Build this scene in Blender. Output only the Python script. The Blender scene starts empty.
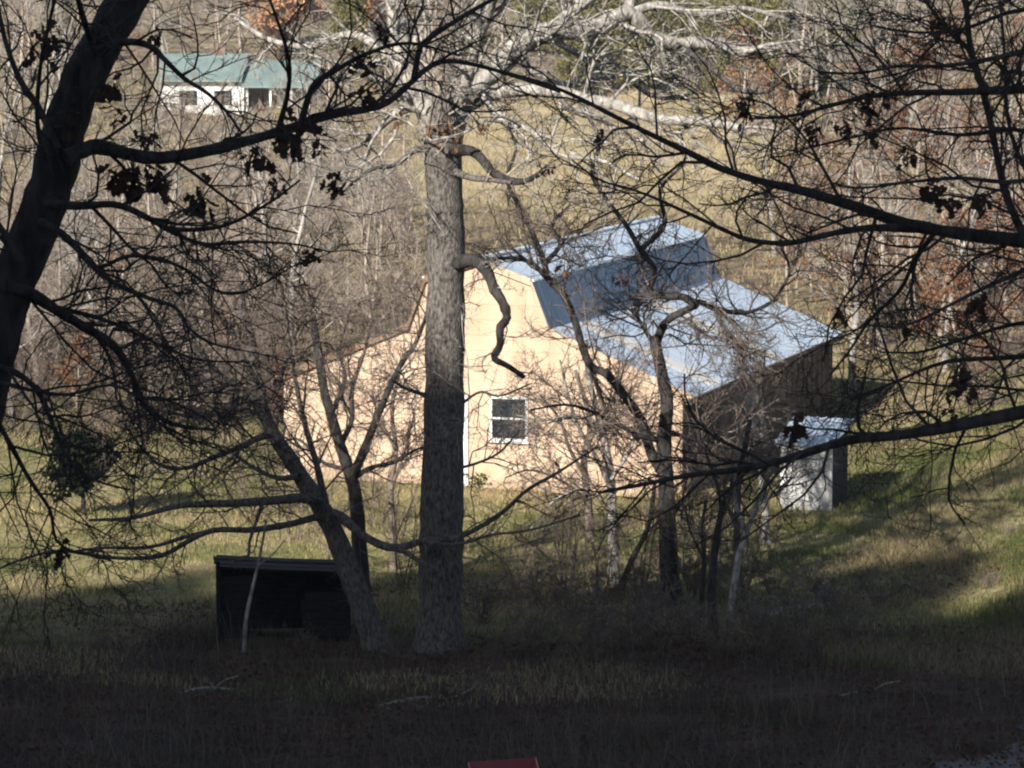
import bpy, math, random
import numpy as np
from mathutils import Vector

rng = np.random.default_rng(11)
random.seed(5)
SC = bpy.context.scene
COL = SC.collection
R = math.radians

# ------------------------------------------------------------------ camera
F_PX = 3232.0
CAM_H = 13.2
PITCH = R(7.0)
SUN_EL, SUN_PHI = R(28.0), R(32.0)          # sun low, behind the camera and to its left
CF = np.array([0, math.cos(PITCH), -math.sin(PITCH)])
CU = np.array([0, math.sin(PITCH), math.cos(PITCH)])


def at(px, py, Y):
    """the point a photograph pixel shows at the distance Y"""
    d = CF + np.array([(px - 512) / F_PX, 0, 0]) - CU * ((py - 384) / F_PX)
    d = d * (Y / d[1])
    return np.array([d[0], Y, CAM_H + d[2]])


def sstep(a, b, x):
    t = np.clip((np.asarray(x, float) - a) / (b - a), 0, 1)
    return t * t * (3 - 2 * t)


def terrain(x, y):
    x = np.asarray(x, float); y = np.asarray(y, float)
    yc = np.clip(y, 0, 75)
    z = 11.6 * (1 - yc / 75) ** 2
    z = z + np.where(y < 0, -0.12 * np.clip(y, -80, 0), 0)
    z = z + 1.5 * sstep(7.5, 17, x) * sstep(52, 78, y) * (1 - sstep(100, 130, y))
    z = z + 0.03 * np.clip(y - 106, 0, 225) + 0.11 * np.clip(y - 331, 0, 300)
    z = z + 0.02 * np.clip(x - 8, 0, 80) * sstep(90, 160, y)
    amp = 0.06 * (1 - np.exp(-((x - 1.5) ** 2) / 90 - ((y - 92) ** 2) / 160)) + 0.1 * sstep(120, 220, y)
    z = z + amp * (np.sin(x * .9 + .7 * y) + np.sin(.53 * x - .41 * y + 1.3) + np.sin(.21 * y + .33 * x))
    return z


def pnoise(x, y, size, seed):
    """smooth irregular field between 0 and 1 with features about size metres across"""
    r = np.random.default_rng(seed)
    v = 0
    for k in range(9):
        a = r.uniform(0, 6.28); f = 6.28 / size * r.uniform(.35, 1.4)
        v = v + np.sin((x * math.cos(a) + y * math.sin(a)) * f + r.uniform(0, 6.28))
    return np.clip(.5 + v / 6.5, 0, 1)


def gnd(x, y):
    return float(terrain(x, y))


def hit(px, py):
    """where the ground is seen at a pixel"""
    lo, hi = 20.0, 600.0
    Y = lo
    while Y < hi:
        p = at(px, py, Y)
        if p[2] <= gnd(p[0], p[1]):
            break
        Y += 0.25
    p = at(px, py, Y)
    return np.array([p[0], p[1], gnd(p[0], p[1])])


# ------------------------------------------------------------------ materials
def new_mat(name):
    m = bpy.data.materials.new(name)
    m.use_nodes = True
    return m, m.node_tree, m.node_tree.nodes['Principled BSDF']


def mat(name, c1, c2=None, scale=4.0, stretch=(1, 1, 1), rough=.85, bump=0.0, metal=0.0, detail=6, contrast=(.35, .65), bscale=None, spec=.3):
    m, nt, b = new_mat(name)
    b.inputs['Roughness'].default_value = rough
    b.inputs['Metallic'].default_value = metal
    b.inputs['Specular IOR Level'].default_value = spec
    if c2 is None:
        b.inputs['Base Color'].default_value = (*c1, 1)
        return m
    tc = nt.nodes.new('ShaderNodeTexCoord')
    mp = nt.nodes.new('ShaderNodeMapping'); mp.inputs['Scale'].default_value = stretch
    no = nt.nodes.new('ShaderNodeTexNoise'); no.inputs['Scale'].default_value = scale; no.inputs['Detail'].default_value = detail
    cr = nt.nodes.new('ShaderNodeValToRGB')
    cr.color_ramp.elements[0].position = contrast[0]; cr.color_ramp.elements[0].color = (*c1, 1)
    cr.color_ramp.elements[1].position = contrast[1]; cr.color_ramp.elements[1].color = (*c2, 1)
    nt.links.new(tc.outputs['Object'], mp.inputs['Vector'])
    nt.links.new(mp.outputs['Vector'], no.inputs['Vector'])
    nt.links.new(no.outputs['Fac'], cr.inputs['Fac'])
    nt.links.new(cr.outputs['Color'], b.inputs['Base Color'])
    if bump:
        bp = nt.nodes.new('ShaderNodeBump'); bp.inputs['Strength'].default_value = bump; bp.inputs['Distance'].default_value = .05
        src = no
        if bscale:
            src = nt.nodes.new('ShaderNodeTexNoise'); src.inputs['Scale'].default_value = bscale; src.inputs['Detail'].default_value = 5
            nt.links.new(mp.outputs['Vector'], src.inputs['Vector'])
        nt.links.new(src.outputs['Fac'], bp.inputs['Height'])
        nt.links.new(bp.outputs['Normal'], b.inputs['Normal'])
    return m


def attr_mat(name, rough=.8, trans=0.0):
    """colour of each blade or leaf from its own attribute"""
    m, nt, b = new_mat(name)
    a = nt.nodes.new('ShaderNodeAttribute'); a.attribute_name = 'tint'
    nt.links.new(a.outputs['Color'], b.inputs['Base Color'])
    b.inputs['Roughness'].default_value = rough
    b.inputs['Specular IOR Level'].default_value = .2
    if trans:
        tr = nt.nodes.new('ShaderNodeBsdfTranslucent')
        nt.links.new(a.outputs['Color'], tr.inputs['Color'])
        mx = nt.nodes.new('ShaderNodeMixShader'); mx.inputs['Fac'].default_value = trans
        out = nt.nodes['Material Output']
        nt.links.new(b.outputs['BSDF'], mx.inputs[1]); nt.links.new(tr.outputs['BSDF'], mx.inputs[2])
        nt.links.new(mx.outputs['Shader'], out.inputs['Surface'])
    return m


M = {}
M['pale_bark'] = mat('pale_bark', (.16, .14, .12), (.50, .47, .42), 9, (1, 1, .5), .9, .7, bscale=22)
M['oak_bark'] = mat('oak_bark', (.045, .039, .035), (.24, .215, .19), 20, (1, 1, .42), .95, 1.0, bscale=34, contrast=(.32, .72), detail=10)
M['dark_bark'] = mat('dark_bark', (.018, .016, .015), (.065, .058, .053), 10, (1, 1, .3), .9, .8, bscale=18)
M['scrub_bark'] = mat('scrub_bark', (.08, .06, .05), (.25, .20, .165), 7, (1, 1, .4), .9, .4)
M['wood_bark'] = mat('wood_bark', (.17, .135, .105), (.44, .37, .305), 2.5, (1, 1, .4), .9)
M['wood_bark_grey'] = mat('wood_bark_grey', (.16, .145, .125), (.44, .41, .365), 2.5, (1, 1, .4), .9)
M['leaf'] = attr_mat('leaf', .75, .3)
M['blade'] = attr_mat('blade', .8, .35)

# ------------------------------------------------------------------ mesh helpers


def mesh_np(name, V, F, m=None, parent=None, smooth=False, tint=None, kind=None):
    """one mesh object from a vertex array and a list of face arrays"""
    V = np.asarray(V, np.float32)
    me = bpy.data.meshes.new(name)
    F = [np.asarray(f, np.int32) for f in F if len(f)]
    nl = sum(f.size for f in F); nf = sum(len(f) for f in F)
    me.vertices.add(len(V)); me.vertices.foreach_set('co', V.ravel())
    me.loops.add(nl); me.polygons.add(nf)
    me.loops.foreach_set('vertex_index', np.concatenate([f.ravel() for f in F]))
    tot = np.concatenate([np.full(len(f), f.shape[1], np.int32) for f in F])
    st = np.concatenate([[0], np.cumsum(tot)[:-1]]).astype(np.int32)
    me.polygons.foreach_set('loop_start', st); me.polygons.foreach_set('loop_total', tot)
    me.polygons.foreach_set('use_smooth', np.full(nf, smooth))
    if tint is not None:
        ca = me.color_attributes.new('tint', 'FLOAT_COLOR', 'POINT')
        c = np.ones((len(V), 4), np.float32); c[:, :3] = tint
        ca.data.foreach_set('color', c.ravel())
    me.update(calc_edges=True)
    me.validate()
    o = bpy.data.objects.new(name, me)
    COL.objects.link(o)
    if m: me.materials.append(m)
    if parent: o.parent = parent
    if kind: o['kind'] = kind
    return o


def thing(name, label, cat, loc=(0, 0, 0), rz=0.0, group=None):
    o = bpy.data.objects.new(name, None); COL.objects.link(o)
    o.empty_display_size = .3
    o.location = loc; o.rotation_euler = (0, 0, rz)
    tag(o, label, cat, group)
    return o


def tag(o, label, cat, group=None):
    o['label'] = label; o['category'] = cat
    if group: o['group'] = group
    return o


class MB:
    """collects boxes and prisms into one mesh"""
    def __init__(s): s.v = []; s.f = []

    def box(s, x0, x1, y0, y1, z0, z1):
        n = len(s.v)
        s.v += [(x0, y0, z0), (x1, y0, z0), (x1, y1, z0), (x0, y1, z0), (x0, y0, z1), (x1, y0, z1), (x1, y1, z1), (x0, y1, z1)]
        s.f += [tuple(n + i for i in q) for q in ((0, 3, 2, 1), (4, 5, 6, 7), (0, 1, 5, 4), (1, 2, 6, 5), (2, 3, 7, 6), (3, 0, 4, 7))]
        return s

    def prism(s, poly, y0, y1):
        """polygon in x,z pushed along y"""
        n = len(s.v); k = len(poly)
        s.v += [(x, y0, z) for x, z in poly] + [(x, y1, z) for x, z in poly]
        s.f.append(tuple(n + i for i in range(k))); s.f.append(tuple(n + k + i for i in reversed(range(k))))
        for i in range(k):
            j = (i + 1) % k
            s.f.append((n + j, n + i, n + k + i, n + k + j))
        return s

    def build(s, name, m, parent=None, bevel=0.0):
        me = bpy.data.meshes.new(name); me.from_pydata(s.v, [], s.f); me.update()
        o = bpy.data.objects.new(name, me); COL.objects.link(o); me.materials.append(m)
        if parent: o.parent = parent
        if bevel:
            b = o.modifiers.new('edge', 'BEVEL'); b.width = bevel; b.segments = 2; b.limit_method = 'ANGLE'
        return o


# ------------------------------------------------------------------ branches
def norm(a):
    return a / np.maximum(np.linalg.norm(a, axis=-1, keepdims=True), 1e-9)


def tubes(P, Rd, k):
    """B polylines of n points -> vertex array and quads"""
    B, n, _ = P.shape
    T = norm(np.gradient(P, axis=1))
    avg = norm(P[:, -1] - P[:, 0])
    ref = np.where(np.abs(avg[:, 2:3]) > .75, np.array([[1., 0, 0]]), np.array([[0, 0, 1.]]))
    ref = norm(ref + .21)[:, None, :]
    U = norm(np.cross(T, ref)); W = np.cross(T, U)
    a = np.arange(k) * 2 * math.pi / k
    V = P[:, :, None, :] + Rd[:, :, None, None] * (np.cos(a)[None, None, :, None] * U[:, :, None, :] + np.sin(a)[None, None, :, None] * W[:, :, None, :])
    i = np.arange(n - 1)[:, None]; j = np.arange(k)[None, :]
    q = np.stack([i * k + j, i * k + (j + 1) % k, (i + 1) * k + (j + 1) % k, (i + 1) * k + j], -1).reshape(-1, 4)
    Fq = (np.arange(B)[:, None, None] * (n * k) + q[None]).reshape(-1, 4)
    return V.reshape(-1, 3), Fq


class Geo:
    def __init__(s): s.V = []; s.F = []; s.n = 0

    def add(s, V, F):
        s.V.append(V); s.F.append(F + s.n); s.n += len(V)

    def build(s, name, m, parent, off, smooth=True):
        if not s.V: return None
        return mesh_np(name, np.concatenate(s.V) - np.asarray(off), [np.concatenate(s.F)], m, parent, smooth)


def grow(S, D, L, r0, n, crook, trop, tip=.35):
    """polylines from starts S in directions D"""
    B = len(S)
    P = np.zeros((B, n, 3)); P[:, 0] = S
    d = norm(D.copy())
    for i in range(1, n):
        d = norm(d + rng.normal(0, crook, (B, 3)) + np.array([0, 0, trop]))
        P[:, i] = P[:, i - 1] + d * (L / (n - 1))[:, None]
    t = np.linspace(0, 1, n)
    Rd = r0[:, None] * (1 - (1 - tip) * t)[None]
    return P, Rd


def spawn(P, Rd, per, t0, t1, ang, lenf, radf, L, flat=0.0, rmin=.003, up=0.0):
    """side branches of polylines P; L is their length per parent"""
    B, n, _ = P.shape
    per = max(1, per)
    t = t0 + (t1 - t0) * (np.arange(per)[None] + rng.random((B, per))) / per
    f = t * (n - 1); i = np.clip(f.astype(int), 0, n - 2); w = (f - i)
    bi = np.arange(B)[:, None]
    S = P[bi, i] * (1 - w)[..., None] + P[bi, i + 1] * w[..., None]
    T = norm(P[bi, i + 1] - P[bi, i])
    rr = Rd[bi, i] * (1 - w) + Rd[bi, i + 1] * w
    rnd = rng.normal(0, 1, S.shape); rnd[..., 2] *= (1 - flat)
    side = norm(rnd - (rnd * T).sum(-1, keepdims=True) * T)
    a = rng.uniform(ang[0], ang[1], t.shape)[..., None]
    D = T * np.cos(a) + side * np.sin(a); D[..., 2] += up
    ln = L[:, None] * lenf * rng.uniform(.55, 1.25, t.shape) * (1.1 - .45 * t)
    ra = np.maximum(rr * radf * rng.uniform(.7, 1.1, t.shape), rmin)
    return S.reshape(-1, 3), D.reshape(-1, 3), ln.ravel(), ra.ravel()


def plen(P):
    return np.linalg.norm(np.diff(P, axis=1), axis=2).sum(1)


def twig_levels(geo, P, Rd, levels, keep_out=None):
    """levels: list of dicts; adds each level's tubes to geo, gives the tips of the last"""
    tips = None
    for lv in levels:
        L = plen(P) if 'len' not in lv else np.full(len(P), lv['len'])
        S, D, ln, ra = spawn(P, Rd, lv['per'], lv.get('t0', .15), lv.get('t1', 1), lv.get('ang', (.5, 1.2)), lv.get('lenf', .5), lv.get('radf', .55), L,
                             lv.get('flat', 0), lv.get('rmin', .003), lv.get('up', 0))
        if lv.get('maxr'): ra = np.minimum(ra, lv['maxr'])
        P, Rd = grow(S, D, ln, ra, lv.get('n', 5), lv.get('crook', .22), lv.get('trop', 0), lv.get('tip', .4))
        V, Fq = tubes(P, Rd, lv.get('k', 4))
        geo.add(V, Fq)
        tips = P
    return tips


def smooth_path(pts, n):
    """Catmull-Rom through the points, n samples"""
    p = np.asarray(pts, float)
    p = np.vstack([2 * p[0] - p[1], p, 2 * p[-1] - p[-2]])
    m = len(p) - 3
    out = []
    for s in np.linspace(0, m - 1e-6, n):
        i = int(s); t = s - i
        a, b, c, d = p[i:i + 4]
        out.append(.5 * ((2 * b) + (-a + c) * t + (2 * a - 5 * b + 4 * c - d) * t * t + (-a + 3 * b - 3 * c + d) * t ** 3))
    return np.array(out)


def traced(pts, w0, w1, Y0, Y1, n=None, knob=.0, wob=0.0):
    """a limb seen through pixels pts, leaving the distance Y0 for Y1, w in pixels across"""
    n = n or max(6, len(pts) * 3)
    q = smooth_path(pts, n)
    s = np.concatenate([[0], np.cumsum(np.linalg.norm(np.diff(q, axis=0), axis=1))]); s /= s[-1]
    Ys = Y0 + (Y1 - Y0) * s + wob * np.sin(s * 7 + Y1)
    P = np.array([at(a, b, y) for (a, b), y in zip(q, Ys)])
    w = w0 + (w1 - w0) * s ** .8
    Rd = w / 2 * Ys / F_PX
    if knob: Rd = Rd * (1 + rng.normal(0, knob, n))
    return P[None], Rd[None]


def leaf_quads(C, size, tint_a, tint_b, droop=.3):
    """curled dead leaves: two quads folded on the midrib at each centre"""
    n = len(C)
    a = norm(rng.normal(0, 1, (n, 3)) - np.array([0, 0, droop]))
    b = norm(np.cross(a, rng.normal(0, 1, (n, 3))))
    c = np.cross(a, b)
    s = (size * rng.uniform(.6, 1.3, n))[:, None]
    fold = rng.uniform(.1, .5, n)[:, None]
    p0 = C; p1 = C + a * s
    l = C + a * s * .5 + (b * .42 + c * fold) * s
    r = C + a * s * .5 + (-b * .42 + c * fold) * s
    V = np.stack([p0, r, p1, l], 1).reshape(-1, 3)
    base = np.arange(n)[:, None] * 4
    F = np.concatenate([base + np.array([[0, 1, 2]]), base + np.array([[0, 2, 3]])])
    u = rng.random(n)[:, None]
    col = np.asarray(tint_a) * (1 - u) + np.asarray(tint_b) * u
    col = col * rng.uniform(.75, 1.2, n)[:, None]
    return V, F, np.repeat(col, 4, 0)


def oak_leaves(C, size, tint_a, tint_b):
    """hanging lobed leaves, folded and curled as they dry"""
    n = len(C); rows = 7
    t = np.linspace(0, 1, rows)
    half = np.array([.03, .20, .13, .33, .17, .27, .02])
    a = norm(rng.normal(0, .7, (n, 3)) - np.array([0, 0, .9]))
    b = norm(np.cross(a, rng.normal(0, 1, (n, 3)))); c = np.cross(a, b)
    sz = (size * rng.uniform(.65, 1.25, n))[:, None, None]
    curl = rng.uniform(.2, 1.1, n)[:, None, None]; fold = rng.uniform(.15, .8, n)[:, None, None]
    tt = t[None, :, None]; hh = half[None, :, None] * rng.uniform(.8, 1.2, (n, rows, 1))
    mid = C[:, None] + sz * (a[:, None] * (tt - .25 * curl * tt ** 2) + c[:, None] * curl * .45 * tt ** 2)
    lf = mid + sz * hh * (b[:, None] + c[:, None] * fold)
    rt = mid + sz * hh * (-b[:, None] + c[:, None] * fold)
    V = np.stack([lf, mid, rt], 2).reshape(-1, 3)
    i = np.arange(rows - 1)[:, None] * 3
    q = np.concatenate([i + np.array([[0, 1, 4, 3]]), i + np.array([[1, 2, 5, 4]])])
    F = (np.arange(n)[:, None, None] * rows * 3 + q[None]).reshape(-1, 4)
    u = rng.random(n)[:, None]
    col = (np.asarray(tint_a) * (1 - u) + np.asarray(tint_b) * u) * rng.uniform(.75, 1.2, n)[:, None]
    return V, F, np.repeat(col, rows * 3, 0)


def copy_tree(o, loc, rz, s=1.0, label=None, group=None, sz=None):
    c = o.copy(); COL.objects.link(c)
    c.location = loc; c.rotation_euler = (0, 0, rz); c.scale = (s, s, s * (sz or 1))
    if label: c['label'] = label
    if group: c['group'] = group
    for ch in list(o.children):
        d = ch.copy(); COL.objects.link(d); d.parent = c
        for g in list(ch.children):
            e = g.copy(); COL.objects.link(e); e.parent = d
    return c


# ------------------------------------------------------------------ the ground
def ground_material():
    m, nt, b = new_mat('meadow_earth')
    L = nt.links
    tc = nt.nodes.new('ShaderNodeTexCoord')
    sep = nt.nodes.new('ShaderNodeSeparateXYZ'); L.new(tc.outputs['Object'], sep.inputs[0])

    def noise(sc, det=6):
        n = nt.nodes.new('ShaderNodeTexNoise'); n.inputs['Scale'].default_value = sc; n.inputs['Detail'].default_value = det
        L.new(tc.outputs['Object'], n.inputs['Vector']); return n.outputs['Fac']

    def ramp(f, cs):
        r = nt.nodes.new('ShaderNodeValToRGB'); e = r.color_ramp.elements
        e[0].position, e[0].color = cs[0][0], (*cs[0][1], 1); e[1].position, e[1].color = cs[-1][0], (*cs[-1][1], 1)
        for p, c in cs[1:-1]:
            x = e.new(p); x.color = (*c, 1)
        L.new(f, r.inputs['Fac']); return r.outputs['Color']

    def math_(op, a, bb, c=None):
        n = nt.nodes.new('ShaderNodeMath'); n.operation = op
        for k, v in enumerate((a, bb, c)):
            if v is None: continue
            if isinstance(v, (int, float)): n.inputs[k].default_value = v
            else: L.new(v, n.inputs[k])
        return n.outputs[0]

    def band(coord, a, bb, wob, amt):
        w = math_('MULTIPLY_ADD', math_('SUBTRACT', wob, .5), amt, coord)
        r = nt.nodes.new('ShaderNodeMapRange'); r.inputs['From Min'].default_value = a; r.inputs['From Max'].default_value = bb
        r.interpolation_type = 'SMOOTHSTEP'; L.new(w, r.inputs['Value']); return r.outputs['Result']

    def mix(f, a, bb):
        n = nt.nodes.new('ShaderNodeMix'); n.data_type = 'RGBA'
        L.new(f, n.inputs['Factor']); L.new(a, n.inputs['A']); L.new(bb, n.inputs['B']); return n.outputs['Result']
    n1, n2, n3 = noise(.9), noise(.12, 4), noise(6, 4)
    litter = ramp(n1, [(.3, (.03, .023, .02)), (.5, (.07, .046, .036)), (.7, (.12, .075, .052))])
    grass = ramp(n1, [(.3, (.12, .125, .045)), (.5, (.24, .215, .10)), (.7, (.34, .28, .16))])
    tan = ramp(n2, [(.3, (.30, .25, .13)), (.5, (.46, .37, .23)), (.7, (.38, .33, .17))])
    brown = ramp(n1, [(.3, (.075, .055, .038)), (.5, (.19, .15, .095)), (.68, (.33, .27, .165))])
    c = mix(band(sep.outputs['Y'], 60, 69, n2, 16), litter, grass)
    c = mix(band(sep.outputs['Y'], 108, 126, n2, 30), c, brown)
    c = mix(band(sep.outputs['Y'], 152, 172, n2, 22), c, tan)
    # the wooded flanks keep their leaf litter
    xl = math_('ADD', sep.outputs['X'], math_('MULTIPLY', sep.outputs['Y'], .006))
    c = mix(math_('MULTIPLY', band(xl, -4.0, -8.0, n2, 8), band(sep.outputs['Y'], 84, 100, n2, 18)), c, brown)
    c = mix(math_('MULTIPLY', band(math_('MULTIPLY_ADD', sep.outputs['Y'], -.07, sep.outputs['X']), 1, 5, n2, 8), band(sep.outputs['Y'], 86, 100, n2, 14)), c, brown)
    c = mix(band(sep.outputs['Y'], 255, 300, n2, 40), c, brown)
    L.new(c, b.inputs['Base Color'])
    b.inputs['Roughness'].default_value = .95; b.inputs['Specular IOR Level'].default_value = .1
    bp = nt.nodes.new('ShaderNodeBump'); bp.inputs['Strength'].default_value = .8; bp.inputs['Distance'].default_value = .12
    L.new(n3, bp.inputs['Height']); L.new(bp.outputs['Normal'], b.inputs['Normal'])
    return m


ys = np.concatenate([np.linspace(-90, 30, 40), np.linspace(31, 112, 190), np.linspace(113, 360, 160), np.linspace(365, 700, 40), np.linspace(720, 1600, 12)])
xs = np.concatenate([np.linspace(-700, -60, 22), np.linspace(-56, -16, 28), np.linspace(-15.6, 18, 110), np.linspace(18.6, 60, 28), np.linspace(64, 700, 22)])
X, Y = np.meshgrid(xs, ys)
V = np.stack([X, Y, terrain(X, Y)], -1).reshape(-1, 3)
nx, ny = len(xs), len(ys)
i = np.arange(ny - 1)[:, None] * nx + np.arange(nx - 1)[None]
Fg = np.stack([i, i + 1, i + nx + 1, i + nx], -1).reshape(-1, 4)
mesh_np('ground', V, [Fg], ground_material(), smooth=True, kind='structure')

# gravel drive, seen only at the lower corner on the right
gm = mat('gravel', (.04, .036, .034), (.2, .185, .17), 14, (1, 1, 1), .95, .6, contrast=(.3, .7))
V = []; nn = 44
for a in range(nn):
    yy = 36 + a * .5
    cx = 6.1 + .42 * (yy - 46.5) + .25 * math.sin(yy * .9)
    for b in range(6):
        xx = cx + b * .62 + (.14 * math.sin(yy * 3.1) + .1 * math.sin(yy * 7.7) if b in (0, 5) else 0)
        V.append((xx, yy, gnd(xx, yy) + .03 - (.026 if b in (0, 5) else 0)))
Fd = [[a * 6 + b, a * 6 + b + 1, a * 6 + b + 7, a * 6 + b + 6] for a in range(nn - 1) for b in range(5)]
mesh_np('gravel_drive', V, [np.array(Fd)], gm, smooth=True, kind='structure')

# ------------------------------------------------------------------ grass
def blades(n, xf, y0, y1, h, w, cols, wts, lean=.35, ydist=1.0, mask=None):
    y = y0 + (y1 - y0) * rng.random(n) ** ydist
    x = xf(y)
    if mask is not None:
        k = mask(x, y); x, y = x[k], y[k]; n = len(x)
    # gather into tufts
    z = terrain(x, y)
    hh = h * rng.uniform(.45, 1.35, n) * (.45 + .8 * pnoise(x, y, 2.2, 3) * (.4 + .9 * pnoise(x, y, 9, 4)))
    ww = w * rng.uniform(.6, 1.4, n)
    a = rng.uniform(0, math.pi, n)
    side = np.stack([np.cos(a), np.sin(a), np.zeros(n)], -1) * (ww / 2)[:, None]
    ln = rng.normal(0, lean, (n, 2)) * hh[:, None]
    p = np.stack([x, y, z - .02], -1)
    mid = p + np.stack([ln[:, 0] * .35, ln[:, 1] * .35, hh * .6], -1)
    tip = p + np.stack([ln[:, 0], ln[:, 1], hh], -1)
    V = np.stack([p - side, p + side, mid + side * .7, mid - side * .7, tip], 1).reshape(-1, 3)
    base = np.arange(n)[:, None] * 5
    q = rng.random(n) * .45 + .55 * np.clip(1.6 * pnoise(x, y, 4.5, 8) - .3, 0, .999)
    c = np.asarray(cols)[np.clip(np.searchsorted(np.cumsum(wts), q), 0, len(cols) - 1)]
    patch = pnoise(x, y, 5, 6)
    c = c * rng.uniform(.7, 1.25, n)[:, None] * (1 - .22 * patch[:, None] * np.array([1, .75, .9]))
    return V, base + np.array([[0, 1, 2, 3]]), base + np.array([[3, 2, 4]]), np.repeat(c, 5, 0)


def grass_obj(name, sets):
    Vs, Q, T, C = [], [], [], []; n = 0
    for V, q, t, c in sets:
        Vs.append(V); Q.append(q + n); T.append(t + n); C.append(c); n += len(V)
    o = mesh_np(name, np.concatenate(Vs), [np.concatenate(Q), np.concatenate(T)], M['blade'], tint=np.concatenate(C), kind='stuff')
    return o


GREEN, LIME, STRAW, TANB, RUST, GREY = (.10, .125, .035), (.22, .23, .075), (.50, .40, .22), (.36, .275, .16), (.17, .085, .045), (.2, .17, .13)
fr = lambda k: (lambda y: (rng.random(len(y)) * 2 - 1) * (y * .1584 + k))
not_barn = lambda x, y: ~((np.abs((x + .6) * .943 - (y - 85) * .332) < 6.0) & (((x + .6) * .332 + (y - 85) * .943) > -.05) & (((x + .6) * .332 + (y - 85) * .943) < 17))
edge_ = lambda x, y: 56 + 16 * pnoise(x, y, 7, 21) + rng.normal(0, 2.2, len(x))
lawn = lambda x, y: not_barn(x, y) & (y > edge_(x, y))
g1 = blades(175000, fr(1.5), 55, 108, .19, .016, [GREEN, LIME, STRAW, TANB], [.17, .25, .36, .22], mask=lawn)
off_drive = lambda x, y: (x < 6.3 + .42 * (y - 46.5) + .25 * np.sin(y * .9)) | (x > 9.5 + .42 * (y - 46.5)) | (y > 56) | (rng.random(len(x)) < .06)
right_bank = lambda x, y: (x > 6.5 + 2 * np.sin(y)) & (x < 16) & not_barn(x, y)
g1b = blades(60000, lambda y: 6 + 10 * rng.random(len(y)), 58, 92, .24, .018, [GREEN, (.15, .17, .055), (.34, .28, .15), (.25, .2, .115)], [.24, .26, .26, .24], mask=right_bank)  # bank grass colours darkened to stand in for broken tree shade
lg = grass_obj('grass', [g1, g1b])
tag(lg, 'short yellow green grass growing around the tan barn', 'grass')
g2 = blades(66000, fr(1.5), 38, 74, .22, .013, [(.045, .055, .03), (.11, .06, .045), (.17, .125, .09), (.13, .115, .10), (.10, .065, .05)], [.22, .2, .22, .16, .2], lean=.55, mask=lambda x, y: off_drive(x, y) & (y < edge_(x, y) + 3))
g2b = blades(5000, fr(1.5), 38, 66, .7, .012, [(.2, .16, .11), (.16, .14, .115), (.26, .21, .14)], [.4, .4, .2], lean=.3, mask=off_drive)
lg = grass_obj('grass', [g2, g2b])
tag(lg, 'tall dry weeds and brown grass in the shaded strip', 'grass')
g3 = blades(70000, fr(3), 108, 270, .45, .045, [LIME, STRAW, TANB, GREY], [.03, .55, .32, .10], ydist=.8)
lg = grass_obj('grass', [g3])
tag(lg, 'tan meadow grass on the slope behind the barn', 'grass')
# fallen oak leaves in the strip under the trees
n = 42000
yy = 40 + 33 * rng.random(n) ** 1.1; xx = (rng.random(n) * 2 - 1) * (yy * .1584 + 1)
kp = (yy < edge_(xx, yy) + 1) & (rng.random(n) < .25 + 1.1 * pnoise(xx, yy, 3, 31)); xx, yy = xx[kp], yy[kp]; n = len(xx)
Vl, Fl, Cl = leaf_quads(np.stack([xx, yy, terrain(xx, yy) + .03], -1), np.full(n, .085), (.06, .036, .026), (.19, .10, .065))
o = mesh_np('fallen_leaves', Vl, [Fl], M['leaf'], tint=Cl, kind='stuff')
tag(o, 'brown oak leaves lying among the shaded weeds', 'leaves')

# ------------------------------------------------------------------ the barn
BY = R(19.4)
bu = np.array([math.cos(BY), -math.sin(BY)]); bv = np.array([math.sin(BY), math.cos(BY)])
bc = at(479, 482.5, 85.0)


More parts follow.
